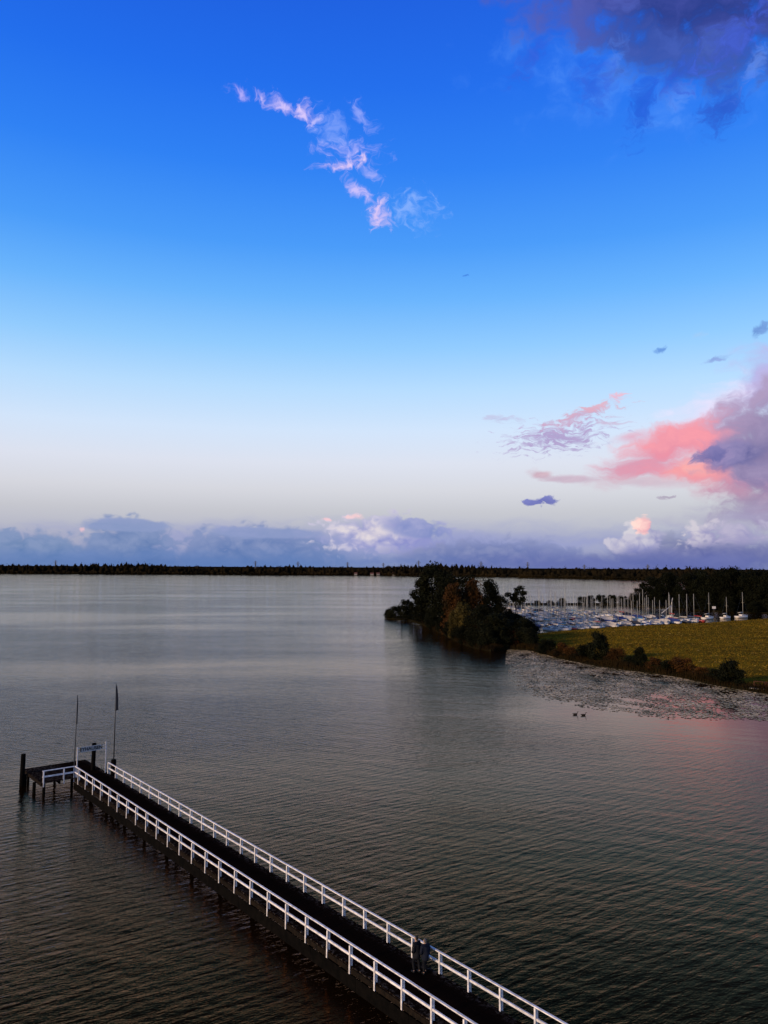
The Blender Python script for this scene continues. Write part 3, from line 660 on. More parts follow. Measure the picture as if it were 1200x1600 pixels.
TREE_KINDS = {}
def tree_kind(key, seed, h, w, n_clump, per, leaf, base, shape, trunk_r, clump_r=.2, stretch=1.0, trunk_h=None):
    r_ = np.random.default_rng(seed); cl = []
    z0, z1 = base * h, h
    for i in range(n_clump):
        t = r_.uniform(0, 1); ang = r_.uniform(0, 2 * math.pi)
        prof = {'round': math.sqrt(max(.02, 1 - (2 * t - .85) ** 2 / 1.4)), 'tall': (1 - t) ** .55 * (.55 + .45 * min(1, t * 5)), 'umbrella': .55 + .45 * math.sin(t * 3.1),
                'bush': math.sqrt(max(.03, 1 - t * t)), 'plume': (1 - t * .8) * .9}[shape]
        rr = prof * w / 2 * math.sqrt(r_.uniform(.05, 1)) * (1 - clump_r * .6)
        cr = clump_r * w * r_.uniform(.55, 1.15)
        cz = z0 + (z1 - z0) * t * (1 - .4 * clump_r) ; cz = min(cz, h - cr * stretch * .8)
        cl.append((rr * math.cos(ang), rr * math.sin(ang), max(cz, cr * .5), cr, cr, cr * stretch * r_.uniform(.7, 1.1)))
    v, f = leaf_cloud(r_, cl, per, leaf)
    v[:, 2] = np.maximum(v[:, 2], .02)
    crown = mesh_np('crown', v, f)
    b = MB(); th = trunk_h or h * .72
    lean = r_.normal(size=2) * .02 * h
    b.tube([(0, 0, -.2), (lean[0] * .3, lean[1] * .3, th * .35), (lean[0], lean[1], th)], [trunk_r, trunk_r * .75, trunk_r * .22], 7)
    for i in r_.choice(len(cl), min(9, len(cl)), replace=False):
        c = cl[i]; zs = max(.15 * h, min(th * .9, c[2] * .62)); k = zs / th
        b.tube([(lean[0] * k, lean[1] * k, zs), (c[0] * .5, c[1] * .5, (zs + c[2]) / 2), (c[0], c[1], c[2])], [trunk_r * .38, trunk_r * .25, trunk_r * .08], 5)
    TREE_KINDS[key] = (crown, b.mesh('trunk', True), h, w)
tree_kind('round_a', 1, 18, 13, 34, 260, .34, .16, 'round', .32)
tree_kind('round_b', 2, 18, 13, 30, 280, .36, .12, 'round', .32, .22)
tree_kind('round_c', 3, 18, 12, 38, 230, .32, .10, 'round', .30, .18)
tree_kind('tall_a', 4, 17, 9, 34, 230, .30, .08, 'tall', .28, .22, 1.5)
tree_kind('plume_a', 5, 12, 10, 36, 210, .26, .04, 'plume', .2, .15, 2.4)
tree_kind('plume_b', 6, 12, 10, 30, 230, .26, .04, 'plume', .2, .17, 2.0)
tree_kind('umbrella', 7, 14, 7, 13, 190, .28, .55, 'umbrella', .22, .2, .75, 11)
tree_kind('bush_a', 8, 4.5, 6, 26, 200, .17, .0, 'bush', .12, .2, .9)
tree_kind('bush_b', 9, 4.5, 6, 22, 220, .17, .0, 'bush', .12, .23, 1.0)
def tree(name, label, kind, x, y, h, w, material, group, rz=None, gz=.4, cat=None):
    crown, trunk, h0, w0 = TREE_KINDS[kind]
    t = tag(empty(name, (x, y, gz), random.uniform(0, 6.28) if rz is None else rz), label, cat or ('bush' if 'bush' in name or 'shrub' in name else 'tree'), group)
    t.scale = (w / w0, w / w0, h / h0)
    for n_, me, m in (('trunk', trunk, 'bark'), ('crown', crown, material)):
        if not me.materials: me.materials.append(MATS['bark'])
        o = link(n_, me, None, t); o.material_slots[0].link = 'OBJECT'; o.material_slots[0].material = MATS[m]
    return t
G1 = 'trees on the wooded headland'
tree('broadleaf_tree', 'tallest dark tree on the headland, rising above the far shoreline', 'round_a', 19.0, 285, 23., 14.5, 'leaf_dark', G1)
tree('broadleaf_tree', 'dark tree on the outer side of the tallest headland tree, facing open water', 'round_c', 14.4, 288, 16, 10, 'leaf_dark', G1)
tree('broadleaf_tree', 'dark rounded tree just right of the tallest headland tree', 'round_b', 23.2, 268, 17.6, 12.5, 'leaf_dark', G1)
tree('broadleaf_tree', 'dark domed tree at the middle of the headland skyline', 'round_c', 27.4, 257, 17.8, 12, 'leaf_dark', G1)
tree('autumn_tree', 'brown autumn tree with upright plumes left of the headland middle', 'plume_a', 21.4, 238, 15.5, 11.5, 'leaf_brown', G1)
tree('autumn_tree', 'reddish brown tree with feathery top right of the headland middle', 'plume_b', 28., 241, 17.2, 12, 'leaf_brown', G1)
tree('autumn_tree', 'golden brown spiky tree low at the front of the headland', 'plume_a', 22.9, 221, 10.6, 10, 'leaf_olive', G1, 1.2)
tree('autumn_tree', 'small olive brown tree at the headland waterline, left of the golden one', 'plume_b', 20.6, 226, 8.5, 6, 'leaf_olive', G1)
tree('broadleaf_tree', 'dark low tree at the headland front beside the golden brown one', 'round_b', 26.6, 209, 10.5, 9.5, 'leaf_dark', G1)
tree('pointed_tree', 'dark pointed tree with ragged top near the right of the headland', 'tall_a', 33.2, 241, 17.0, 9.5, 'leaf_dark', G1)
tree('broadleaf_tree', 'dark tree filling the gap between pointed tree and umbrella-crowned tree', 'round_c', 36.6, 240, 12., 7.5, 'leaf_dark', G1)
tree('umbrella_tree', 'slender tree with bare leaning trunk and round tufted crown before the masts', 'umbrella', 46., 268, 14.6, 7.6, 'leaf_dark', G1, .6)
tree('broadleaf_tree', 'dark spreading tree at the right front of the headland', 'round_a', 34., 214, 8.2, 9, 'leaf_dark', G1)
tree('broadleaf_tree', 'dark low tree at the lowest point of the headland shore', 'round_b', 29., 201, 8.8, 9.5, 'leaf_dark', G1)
tree('headland_bush', 'dark rounded bush on the outer end of the headland below the tall trees', 'bush_a', 9., 305, 7.6, 9, 'leaf_dark', 'bushes at the tip of the headland')
tree('headland_bush', 'lower dark bush at the tip of the headland', 'bush_b', 5., 312, 4.8, 8, 'leaf_dark', 'bushes at the tip of the headland')
tree('headland_bush', 'smallest dark bush at the very end of the headland', 'bush_a', 2.2, 315, 3.4, 4.6, 'leaf_dark', 'bushes at the tip of the headland')
tree('headland_bush', 'dark undergrowth bush behind the grass patch on the headland', 'bush_b', 15., 296, 7., 9, 'leaf_dark', 'bushes at the tip of the headland')
tree('headland_bush', 'dark bush on the headland shore below the brown plumed tree', 'bush_a', 18.6, 246, 6., 7, 'leaf_dark', 'bushes at the tip of the headland')
tree('headland_bush', 'dark bush under the tall trees by the right end of the grass patch', 'bush_b', 17.6, 268, 7.5, 8, 'leaf_dark', 'bushes at the tip of the headland')
tree('headland_bush', 'dark bush behind the slender umbrella tree next to the marina', 'bush_a', 42., 250, 6., 9, 'leaf_dark', 'bushes at the tip of the headland')
tree('headland_bush', 'dark bush at the meadow end of the headland, left of the nearest boats', 'bush_b', 41.5, 228, 6., 10, 'leaf_dark', 'bushes at the tip of the headland')
for x, y, h, w, lab in ((20.4, 232, 5, 6, 'dark bush overhanging the water in front of the brown plumed tree'), (21.8, 222, 4.2, 5.5, 'dark bush overhanging the water left of the golden brown tree'), (22.4, 212, 5, 6, 'dark bush on the headland shore right under the golden brown tree'),
                         (24.2, 204, 5, 6, 'dark overhanging bush low on the headland shore near its lowest point'), (26.6, 198.5, 5.2, 6, 'dark overhanging bush at the lowest point of the headland shore'), (30.6, 200.5, 5, 6, 'dark bush on the headland shore left of the rust red bush'), (16.2, 262, 5, 6, 'dark bush hanging over the water below the tallest headland tree')):
    tree('headland_bush', lab, 'bush_a', x, y, h, w, 'leaf_dark', 'bushes at the tip of the headland', gz=.1)
G2 = 'bushes along the lily pad shore'
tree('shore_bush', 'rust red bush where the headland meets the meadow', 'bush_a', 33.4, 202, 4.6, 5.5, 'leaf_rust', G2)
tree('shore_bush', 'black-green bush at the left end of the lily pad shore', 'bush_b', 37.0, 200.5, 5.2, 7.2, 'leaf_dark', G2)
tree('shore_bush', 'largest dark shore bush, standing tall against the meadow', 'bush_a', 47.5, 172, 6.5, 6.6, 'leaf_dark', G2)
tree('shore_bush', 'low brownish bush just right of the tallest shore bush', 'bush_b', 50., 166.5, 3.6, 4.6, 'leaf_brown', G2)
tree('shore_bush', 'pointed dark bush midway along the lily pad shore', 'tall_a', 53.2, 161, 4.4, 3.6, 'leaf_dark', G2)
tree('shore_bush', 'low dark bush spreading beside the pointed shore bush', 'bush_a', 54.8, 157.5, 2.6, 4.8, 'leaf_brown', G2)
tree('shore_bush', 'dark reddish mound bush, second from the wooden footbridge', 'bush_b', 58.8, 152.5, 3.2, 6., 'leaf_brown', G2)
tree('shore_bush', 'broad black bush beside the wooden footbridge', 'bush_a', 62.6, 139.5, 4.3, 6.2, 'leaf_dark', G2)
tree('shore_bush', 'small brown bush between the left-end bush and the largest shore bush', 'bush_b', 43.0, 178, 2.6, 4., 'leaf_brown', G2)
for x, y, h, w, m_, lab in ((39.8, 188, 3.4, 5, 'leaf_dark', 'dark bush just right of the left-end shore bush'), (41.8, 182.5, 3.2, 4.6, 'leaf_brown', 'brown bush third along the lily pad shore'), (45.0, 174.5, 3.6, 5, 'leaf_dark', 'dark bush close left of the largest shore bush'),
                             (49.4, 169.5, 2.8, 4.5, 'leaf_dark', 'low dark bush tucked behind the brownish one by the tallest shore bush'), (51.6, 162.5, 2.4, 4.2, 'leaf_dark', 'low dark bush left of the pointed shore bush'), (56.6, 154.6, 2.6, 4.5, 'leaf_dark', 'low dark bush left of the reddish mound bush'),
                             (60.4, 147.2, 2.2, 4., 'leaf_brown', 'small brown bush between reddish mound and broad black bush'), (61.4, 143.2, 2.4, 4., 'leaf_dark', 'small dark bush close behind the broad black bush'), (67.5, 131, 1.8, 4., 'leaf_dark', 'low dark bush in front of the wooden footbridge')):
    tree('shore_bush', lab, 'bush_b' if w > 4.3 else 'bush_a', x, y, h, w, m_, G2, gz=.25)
G3 = 'trees of the wood beyond the marina'
tr_ = random.Random(21)
wood = [(148, 428, 16.5, 13), (152, 412, 18, 13), (157, 400, 18.2, 13), (164, 399, 19, 14), (170, 392, 19.2, 14), (174, 386, 21.2, 15), (180, 376, 20.4, 14), (182, 364, 19.4, 14), (191, 372, 21, 15), (196, 360, 19.5, 14), (206, 358, 20, 14),
        (214, 368, 21, 15), (222, 354, 20, 14), (160, 430, 18, 14), (147, 419, 15.5, 12), (166, 408, 18.5, 14), (178, 395, 19.5, 15), (187, 384, 20, 15), (206, 376, 20, 15), (230, 362, 20, 15), (172, 418, 20, 14), (186, 402, 20, 15), (200, 390, 21, 15), (144, 436, 9, 9), (141, 424, 7, 7)]
for i, (x, y, h, w) in enumerate(wood):
    lab = 'tall dark tree standing in the closed wood behind the right end of the marina'
    if i == 5: lab = 'highest dark crown of the wood behind the marina, breaking the skyline'
    if i == 0: lab = 'dark tree at the lake end of the wood behind the marina'
    if (x, y) == (144, 436): lab = 'lower dark tree at the foot of the wood where the breakwater joins'
    if (x, y) == (141, 424): lab = 'low dark tree nearest the water at the start of the breakwater'
    tree('wood_tree', lab, ('round_a', 'round_b', 'round_c')[i % 3], x, y, h, w, 'leaf_dark', G3)
for i, (x, y, h, w) in enumerate([(149, 384, 4, 6), (156, 376, 5, 7), (164, 368, 4.5, 7), (173, 361, 5, 7.5), (183, 354, 4.5, 7), (194, 350, 5, 8), (206, 347, 4.5, 8), (150, 396, 5, 7), (168, 376, 7, 8), (186, 362, 7, 8)]):
    tree('wood_bush', 'dark bush in the undergrowth along the edge of the wood', 'bush_a' if i % 2 else 'bush_b', x, y, h, w, 'leaf_dark', 'undergrowth at the edge of the wood')
hedge = [(112, 435, 4., 7), (117, 436, 4.6, 8), (123, 436, 5., 8), (129, 436, 5., 8), (135, 436, 4.4, 8), (141, 436, 5., 8), (100, 434, 3.2, 6), (86, 431, 1.8, 5), (76, 430, 1.6, 5), (93, 432, 1.8, 5)]
for i, (x, y, h, w) in enumerate(hedge):
    lab = 'tall dark breakwater bush in the dense run before the wood' if i < 6 else ('rounded dark bush standing alone on the breakwater behind the masts' if i == 6 else 'low dark bush on the thin outer breakwater')
    tree('breakwater_bush', lab, 'bush_a' if i % 2 else 'bush_b', x, y, h, w, 'leaf_dark', 'bushes on the breakwater', gz=.6)
# bare pale tree at the edge of the wood
b = MB(); r_ = np.random.default_rng(40)
b.tube([(0, 0, -.2), (.1, 0, 2.5), (0, .1, 5)], [.18, .12, .05], 6)
for k in range(26):
    z = r_.uniform(1.2, 4.8); a = r_.uniform(0, 6.28); l = r_.uniform(1.2, 3.); e = (math.cos(a) * l * .6, math.sin(a) * l * .6, z + l)
    b.tube([(0, 0, z), (e[0] * .55, e[1] * .55, z + l * .45), e], [.05, .035, .015], 4, False)
bt = tag(empty('bare_tree', (137, 428, .5)), 'small pale leafless tree at the lake end of the wood', 'tree')
b.build('branches', 'bark_pale', bt, True)

# far wood across the lake: one mass
def far_wood():
    r_ = np.random.default_rng(17)
    bm = bmesh.new(); bmesh.ops.create_icosphere(bm, subdivisions=1, radius=1.); iv = np.array([v.co[:] for v in bm.verts]); fi = np.array([[v.index for v in f.verts] for f in bm.faces]); bm.free()
    F = np.array(FAR, float); V = []; Fc = []; k = 0; LV = []
    seg = np.linalg.norm(np.diff(F, axis=0), axis=1); cum = np.concatenate([[0], np.cumsum(seg)]); end = cum[-1] - 1300; beg = 1000
    n = 2400; m = 900
    for i in range(n + m):
        front = i >= n
        d = beg + (end - beg) * ((i - n + r_.uniform(0, 1)) / m if front else r_.uniform(0, 1)); j = max(np.searchsorted(cum, d) - 1, 0); t = (d - cum[j]) / seg[j]; p = F[j] * (1 - t) + F[j + 1] * t
        dep = r_.uniform(1, 7) if front else r_.uniform(0, 1) ** 1.5 * 170 + 6
        hh = r_.uniform(3.5, 8) if front else (r_.uniform(8, 15) if dep < 18 else r_.uniform(13.5, 20.))
        if not front: hh *= (1 + .20 * math.sin(p[0] * .013) * math.sin(p[0] * .0047 + 1.)) * (1.12 if r_.uniform() < .05 else 1.)
        w = r_.uniform(4, 6.5) if front else r_.uniform(3.5, 7.5)
        c = np.array([p[0] + (dep * .25 if p[0] > 300 else 0), p[1] + dep, 1 + dep * .022])
        s = iv * np.array([w * .85, w * .85, hh * .5]) * (1 + r_.normal(size=(len(iv), 1)) * .12)
        s[:, 2] = np.maximum(s[:, 2], -hh * .5) * 1.; V.append(s * .9 + c + np.array([0, 0, hh * .46])); Fc.append(fi + k); k += len(iv)
        LV.append(leaf_cloud(r_, [(c[0], c[1], c[2] + hh * .52, w * .95, w * .95, hh * .5)], 44, 1.15)[0])
    # unbroken low thicket along the waterline
    d = np.arange(beg, end, 4.); j = np.clip(np.searchsorted(cum, d) - 1, 0, len(seg) - 1); t = ((d - cum[j]) / seg[j])[:, None]; q = F[j] * (1 - t) + F[j + 1] * t
    for off, lo_, hi_ in ((5, 3., 5.5), (70, 11., 14.5)):
        hs_ = r_.uniform(lo_, hi_, len(q))
        for a, b2, h0, h1 in zip(q, q[1:], hs_, hs_[1:]):
            sx = off * .25 if a[0] > 300 else 0
            V.append(np.array([(a[0] + sx, a[1] + off, -.4), (b2[0] + sx, b2[1] + off, -.4), ((a[0] + b2[0]) / 2 + sx, a[1] + off + 1.5, max(h0, h1) + 1.5), (a[0] + sx, a[1] + off + .5, h0), (b2[0] + sx, b2[1] + off + .5, h1)])); Fc.append(np.array([(0, 1, 4), (0, 4, 3), (3, 4, 2)]) + k); k += 5
    me = mesh_np('far_wood', np.concatenate(V), np.concatenate(Fc))
    tag(link('far_wood', me, 'far_leaf'), 'dark continuous wood along the far side of the lake', kind='stuff')
    lv = np.concatenate(LV)
    tag(link('far_foliage', mesh_np('far_foliage', lv, np.arange(len(lv)).reshape(-1, 4)), 'far_leaf'), 'ragged outer foliage of the wood on the far shore', kind='stuff')
far_wood()
# poplar-like spires breaking the far skyline
for i, x in enumerate((-560, -505, -470)):
    m = leaf_cloud(np.random.default_rng(60 + i), [(0, 0, 4 + 1.7 * k, 2.6 - .25 * k, 2.6 - .25 * k, 2.4) for k in range(8)], 40, 1.0)
    tm = mesh_np('crown', *m); t_ = tag(empty('far_tree', (x, 1690, 1.)), 'pointed conifer standing up out of the wood on the far shore', 'tree', 'pointed trees on the far shore')
    link('crown', tm, 'far_leaf', t_); MB().tube([(0, 0, 0), (0, 0, 15)], [.4, .1], 5).build('trunk', 'bark', t_)

# ------------------------------------------------------------------ reeds, meadow tufts and lily pads
def blades(name, P, H, W, lean, material, seed, label):
    r_ = np.random.default_rng(seed); n = len(P); a = r_.uniform(0, 2 * math.pi, n)
    d = np.stack([np.cos(a), np.sin(a), np.zeros(n)], 1) * W[:, None]
    l = np.stack([r_.normal(size=n) * lean, r_.normal(size=n) * lean, np.ones(n)], 1) * H[:, None]
    v = np.stack([P - d, P + d, P + l + d * .35, P + l - d * .35], 1).reshape(-1, 3)
    tag(link(name, mesh_np(name, v, np.arange(4 * n).reshape(n, 4)), material), label, kind='stuff')
def along(pts, n, spread, seed):
    r_ = np.random.default_rng(seed); A = np.array(pts, float); seg = np.linalg.norm(np.diff(A, axis=0), axis=1); cum = np.concatenate([[0], np.cumsum(seg)])
    d = r_.uniform(0, cum[-1], n); j = np.clip(np.searchsorted(cum, d) - 1, 0, len(seg) - 1); t = ((d - cum[j]) / seg[j])[:, None]
    p = A[j] * (1 - t) + A[j + 1] * t; T = (A[j + 1] - A[j]) / seg[j][:, None]; N_ = np.stack([-T[:, 1], T[:, 0]], 1)
    clump = .5 + .5 * np.sin(d * .55 + 1.3 * np.sin(d * .21)) 
    p = p + N_ * (r_.uniform(-.5, spread, n))[:, None]
    return p, clump, r_
p, cl, r_ = along(SHORE[8:18], 15000, 4.2, 3)
blades('reeds', np.column_stack([p, np.full(len(p), .1)]), r_.uniform(.5, 1.3, len(p)) * (.7 + .8 * cl), np.full(len(p), .05), .18, 'reed', 4, 'brown reeds fringing the shore below the meadow')
p, cl, r_ = along(SHORE[3:9], 4500, 3., 5)
blades('reeds', np.column_stack([p, np.full(len(p), .1)]), r_.uniform(.5, 1.4, len(p)), np.full(len(p), .05), .2, 'reed', 6, 'dark reeds along the headland waterline')
mat('meadow_tuft', (.14, .088, .009), .95, .0, col2=(.07, .044, .006), scale=.12)
def inside(P, poly):
    x, y = P[:, 0], P[:, 1]; c = np.zeros(len(P), bool); q = poly[-1]
    for p_ in poly:
        cond = ((p_[1] > y) != (q[1] > y)) & (x < (q[0] - p_[0]) * (y - p_[1]) / (q[1] - p_[1] + 1e-9) + p_[0]); c ^= cond; q = p_
    return c
r_ = np.random.default_rng(8); P = np.column_stack([r_.uniform(36, 210, 70000), r_.uniform(122, 330, 70000)])
P = P[inside(P, SHORE[9:] + BACK[:7])]; P = P[(P[:, 0] < P[:, 1] * .62) & (P[:, 1] < 325)]
blades('meadow_grass', np.column_stack([P, np.full(len(P), .43)]), r_.uniform(.08, .28, len(P)), r_.uniform(.05, .18, len(P)), .8, 'meadow_grass', 9, 'rough golden grass on the lakeside meadow')
r_ = np.random.default_rng(81); k = r_.choice(len(P), 1300, replace=False)
mat('dry_straw', (.20, .135, .035), .95, .0, col2=(.13, .08, .014), scale=.3)
blades('dry_grass', np.column_stack([P[k], np.full(len(k), .43)]), r_.uniform(.08, .2, len(k)), r_.uniform(.12, .6, len(k)), .8, 'dry_straw', 82, 'pale dry grass flecks scattered over the lakeside meadow')
gp = [(10.6, 303.5), (19, 300), (19, 292), (13.4, 288)]
tag(MB().loft([[(x, y, .475) for x, y in gp], [(x, y, .5) for x, y in gp]]).build('lawn', 'meadow_grass'), kind='structure')

mat('lily_leaf', (.60, .43, .22), .5, .06, col2=(.20, .15, .06), scale=.22, objvar=0)
LILY = [(30.5, 192), (26.5, 168), (24.2, 146), (23.6, 136), (25., 127), (29.3, 119), (33, 113.5), (40, 109.5), (53.4, 108), (70, 107.5), (95, 106), (95, 121), (71, 126.5), (64.8, 132), (60, 141.5), (57.3, 151.5), (52.2, 158.5), (46.5, 166), (41.4, 179.5), (37.4, 196), (32, 199)]
def lilies():
    r_ = np.random.default_rng(12); P = np.column_stack([r_.uniform(22, 95, 60000), r_.uniform(105, 200, 60000)])
    P = P[inside(P, LILY)]
    # thin out towards the open-water edge and in drifting gaps
    gap = np.sin(P[:, 0] * .55 + 2 * np.sin(P[:, 1] * .21)) * np.sin(P[:, 1] * .47 + 1.4 * np.sin(P[:, 0] * .3)) + r_.normal(size=len(P)) * .35
    edge = np.array([(23.6, 136), (25., 127), (29.3, 119), (33, 113.5), (40, 109.5), (53.4, 108), (70, 107.5), (95, 106)]); ed = np.array([(26.5, 168), (24.2, 146)]); edge = np.concatenate([ed, edge])
    dist = np.full(len(P), 1e9)
    for q0, q1 in zip(edge, edge[1:]):
        t = np.clip(((P - q0) @ (q1 - q0)) / ((q1 - q0) @ (q1 - q0)), 0, 1)[:, None]; dist = np.minimum(dist, np.linalg.norm(P - (q0 + t * (q1 - q0)), axis=1))
    P = P[(gap > -.45) & (r_.uniform(0, 1, len(P)) < np.clip(dist / (3.5 + 2 * np.sin(P[:, 0] * .8)), .12, 1.))]
    n = len(P); m = 7; a = (np.arange(m) / m * 5.9)[None, :] + r_.uniform(0, 6.28, n)[:, None]; rad = r_.uniform(.12, .27, n)[:, None]
    x = np.cos(a) * rad; y = np.sin(a) * rad; tx = r_.normal(size=(n, 1)) * .045; ty = r_.normal(size=(n, 1)) * .045
    z = x * tx + y * ty + r_.uniform(.02, .07, (n, 1))
    v = np.stack([P[:, 0:1] + x, P[:, 1:2] + y, z], 2).reshape(-1, 3)
    tag(link('lily_pads', mesh_np('lily_pads', v, np.arange(m * n).reshape(n, m)), 'lily_leaf'), 'dense carpet of floating lily pads along the meadow shore', kind='stuff')
    # curled and upright leaf edges that stand out dark
    k = n // 6; Q = P[r_.choice(n, k, replace=False)]
    blades('lily_stems', np.column_stack([Q, np.full(k, .0)]), r_.uniform(.06, .16, k), r_.uniform(.05, .16, k), .8, 'leaf_dark', 13, 'dark curled lily leaves standing up among the floating pads')
MATS['lily_leaf'].node_tree.nodes['Principled BSDF'].inputs['Specular Tint'].default_value = (1., .84, .66, 1)
lilies()

# ------------------------------------------------------------------ marina
def hull_meshes(L_, B_, H_):
    st = [(-.5, .72, 1.0), (-.35, .9, .97), (-.1, 1., .95), (.15, .92, .98), (.35, .6, 1.08), (.46, .22, 1.16), (.5, .03, 1.2)]
    rings = []; deck = MB(); left = []
    for (x, bw, hh) in st:
        w = B_ / 2 * bw; h = H_ * hh
        rings.append([(x * L_, -w, h), (x * L_ * .985, -w * .92, h * .35), (x * L_ * .95, -w * .45, -.15), (x * L_ * .95, w * .45, -.15), (x * L_ * .985, w * .92, h * .35), (x * L_, w, h)])
    hull = MB().loft(rings)
    d = MB(); 
    for (x, bw, hh) in st: d.v += [(x * L_, -B_ / 2 * bw * .97, H_ * hh + .02), (x * L_, B_ / 2 * bw * .97, H_ * hh + .02)]
    for i in range(len(st) - 1): d.f.append((2 * i, 2 * i + 2, 2 * i + 3, 2 * i + 1))
    cabin = MB().loft([[(x * L_, -w, z0), (x * L_, w, z0), (x * L_ - .1, w * .8, z1), (x * L_ - .1, -w * .8, z1)] for x, w, z0, z1 in
                       ((-.12, .30 * B_, H_ * .9, H_ + .62), (.05, .30 * B_, H_ * .9, H_ + .60), (.24, .2 * B_, H_ * .95, H_ + .42), (.3, .12 * B_, H_, H_ + .12))])
    win = MB()
    for s_ in (-1, 1):
        for x0, x1 in ((-.09, .0), (.03, .13)): win.bar((x0 * L_, s_ * .285 * B_, H_ + .34), (x1 * L_, s_ * .272 * B_, H_ + .33), .05, .16)
    cock = MB().box(-.42 * L_, -.16 * L_, -.22 * B_, .22 * B_, H_ * .93, H_ + .06)
    return hull.mesh('hull', True), d.mesh('deck'), cabin.mesh('cabin'), win.mesh('window'), cock.mesh('cockpit')
BOATM = {k: hull_meshes(*v) for k, v in {'s': (6.2, 2.2, .75), 'm': (7.6, 2.6, .9), 'l': (9.2, 3., 1.05)}.items()}
BL = {'s': 6.2, 'm': 7.6, 'l': 9.2}
RIG = {}
for k, mh in (('s', 8.2), ('m', 10.), ('l', 12.)):
    Lb = BL[k]; H_ = {'s': .75, 'm': .9, 'l': 1.05}[k]
    RIG[k] = (MB().tube([(.1 * Lb, 0, H_ + .3), (.1 * Lb, 0, H_ + mh)], [.095, .065], 6).mesh('mast', True),
              MB().bar((.1 * Lb, -.75, H_ + mh * .55), (.1 * Lb, .75, H_ + mh * .55), .05, .04).mesh('spreader'),
              MB().tube([(.1 * Lb, 0, H_ + 1.25), (-.34 * Lb, 0, H_ + 1.2)], .06, 6).mesh('boom', True),
              MB().tube([(.08 * Lb, 0, H_ + 1.42), (-.1 * Lb, 0, H_ + 1.4), (-.33 * Lb, 0, H_ + 1.3)], [.2, .17, .1], 8).mesh('sail_cover', True),
              MB().loft([[(x * Lb, -w, H_ + .03), (x * Lb, 0, H_ + z), (x * Lb, w, H_ + .03)] for x, w, z in ((-.46, .8, .75), (-.2, 1.05, 1.15), (.1, 1.05, 1.2), (.38, .5, .7))]).mesh('tarpaulin'),
              MB().tube([(.495 * Lb, 0, H_ * 1.2), (.1 * Lb, 0, H_ + mh)], .016, 3).tube([(-.49 * Lb, 0, H_), (.1 * Lb, 0, H_ + mh)], .016, 3).mesh('stay'))
def obj_mat(o, m):
    if not o.data.materials: o.data.materials.append(MATS['hull_white'])
    o.material_slots[0].link = 'OBJECT'; o.material_slots[0].material = MATS[m]
def boat(x, y, rz, size, hullc, cover, mast, label, group, z=0.0, tarp=None):
    t = tag(empty('sailing_boat', (x, y, z), rz), label, 'sailboat' if mast else 'boat', group)
    h, d, c, w, k = BOATM[size]
    o = link('hull', h, None, t); obj_mat(o, hullc)
    dk = link('deck', d, None, t); obj_mat(dk, 'boat_deck')
    if tarp:
        o = link('tarpaulin', RIG[size][4], None, t); obj_mat(o, tarp)
    else:
        o = link('cabin', c, None, t); obj_mat(o, 'cabin_white'); q = link('window', w, None, o); obj_mat(q, 'glass_dark')
        o = link('cockpit', k, None, t); obj_mat(o, 'jetty_wood')
    if mast:
        ms = link('mast', RIG[size][0], None, t); obj_mat(ms, 'alloy'); q = link('spreader', RIG[size][1], None, ms); obj_mat(q, 'alloy'); q = link('stay', RIG[size][5], None, ms); obj_mat(q, 'steel')
        if not tarp:
            bo = link('boom', RIG[size][2], None, t); obj_mat(bo, 'alloy'); q = link('sail_cover', RIG[size][3], None, bo); obj_mat(q, cover)
    return t
br = random.Random(33)
U = Vector((.823, .568)); Wv = Vector((-.568, .823)); O = Vector((51, 249))
CN = {'cover_blue': 'blue', 'cover_white': 'white', 'cover_dark': 'black', 'cover_red': 'red', 'cover_cyan': 'light blue'}
HN = {'hull_white': 'white', 'hull_blue': 'navy', 'hull_dark': 'black', 'hull_red': 'red'}
ROWS = ['row of boats by the meadow', 'second row of boats', 'third row of boats', 'fourth row of boats', 'fifth row of boats', 'sixth row of boats', 'row of boats by the breakwater']
for k in range(7):
    w = 4 + k * 17.5; u0 = 8 + k * 6; n = (26, 25, 23, 21, 18, 16, 13)[k]
    a0 = O + Wv * (w + 6.2)
    jt = tag(empty('jetty', (a0.x + U.x * u0, a0.y + U.y * u0, 0), math.atan2(U.y, U.x)), 'low wooden jetty behind the ' + ROWS[k] + ', counted from the meadow', 'jetty', 'jetties of the marina')
    LJ = n * 3.25
    MB().box(-1, LJ, -.6, .6, .35, .5).build('deck', 'jetty_wood', jt)
    for q in range(0, int(LJ), 6): MB().tube([(q, -.75, -1), (q, -.75, 1.6)], .1, 6).build('pile', 'pile_wood', jt)
    for i in range(n):
        p = O + U * (u0 + i * 3.25 + br.uniform(-.4, .4)) + Wv * (w + br.uniform(-.7, .7))
        if p.x > 143 or p.y > 422: continue
        size = br.choice('sssssmml'); hc = br.choices(list(HN), (.82, .08, .07, .03))[0]; cv = br.choices(list(CN), (.35, .3, .22, .06, .07))[0]
        mast = br.random() < .84; tarp = None
        if br.random() < (.3 if mast else .7): tarp = br.choices(['cover_white', 'cover_blue', 'cover_dark', 'cover_cyan'], (.74, .06, .14, .06))[0]
        rz = math.atan2(Wv.y, Wv.x) + (math.pi if br.random() < .25 else 0) + br.uniform(-.05, .05)
        lab = ('%s %s under a %s tarpaulin, %s' % (HN[hc], 'sailboat' if mast else 'mastless boat', CN[tarp], ROWS[k].replace('row of boats', 'boat row'))) if tarp else ('%s %s with %s, %s' % (HN[hc], 'sailboat' if mast else 'motorboat', (CN[cv] + ' sail cover') if mast else 'no mast', ROWS[k].replace('row of boats', 'boat row')))
        boat(p.x, p.y, rz, size, hc, cv, mast, lab, 'boats in the ' + ROWS[k].replace('row of boats', 'boat row'), 0, tarp)
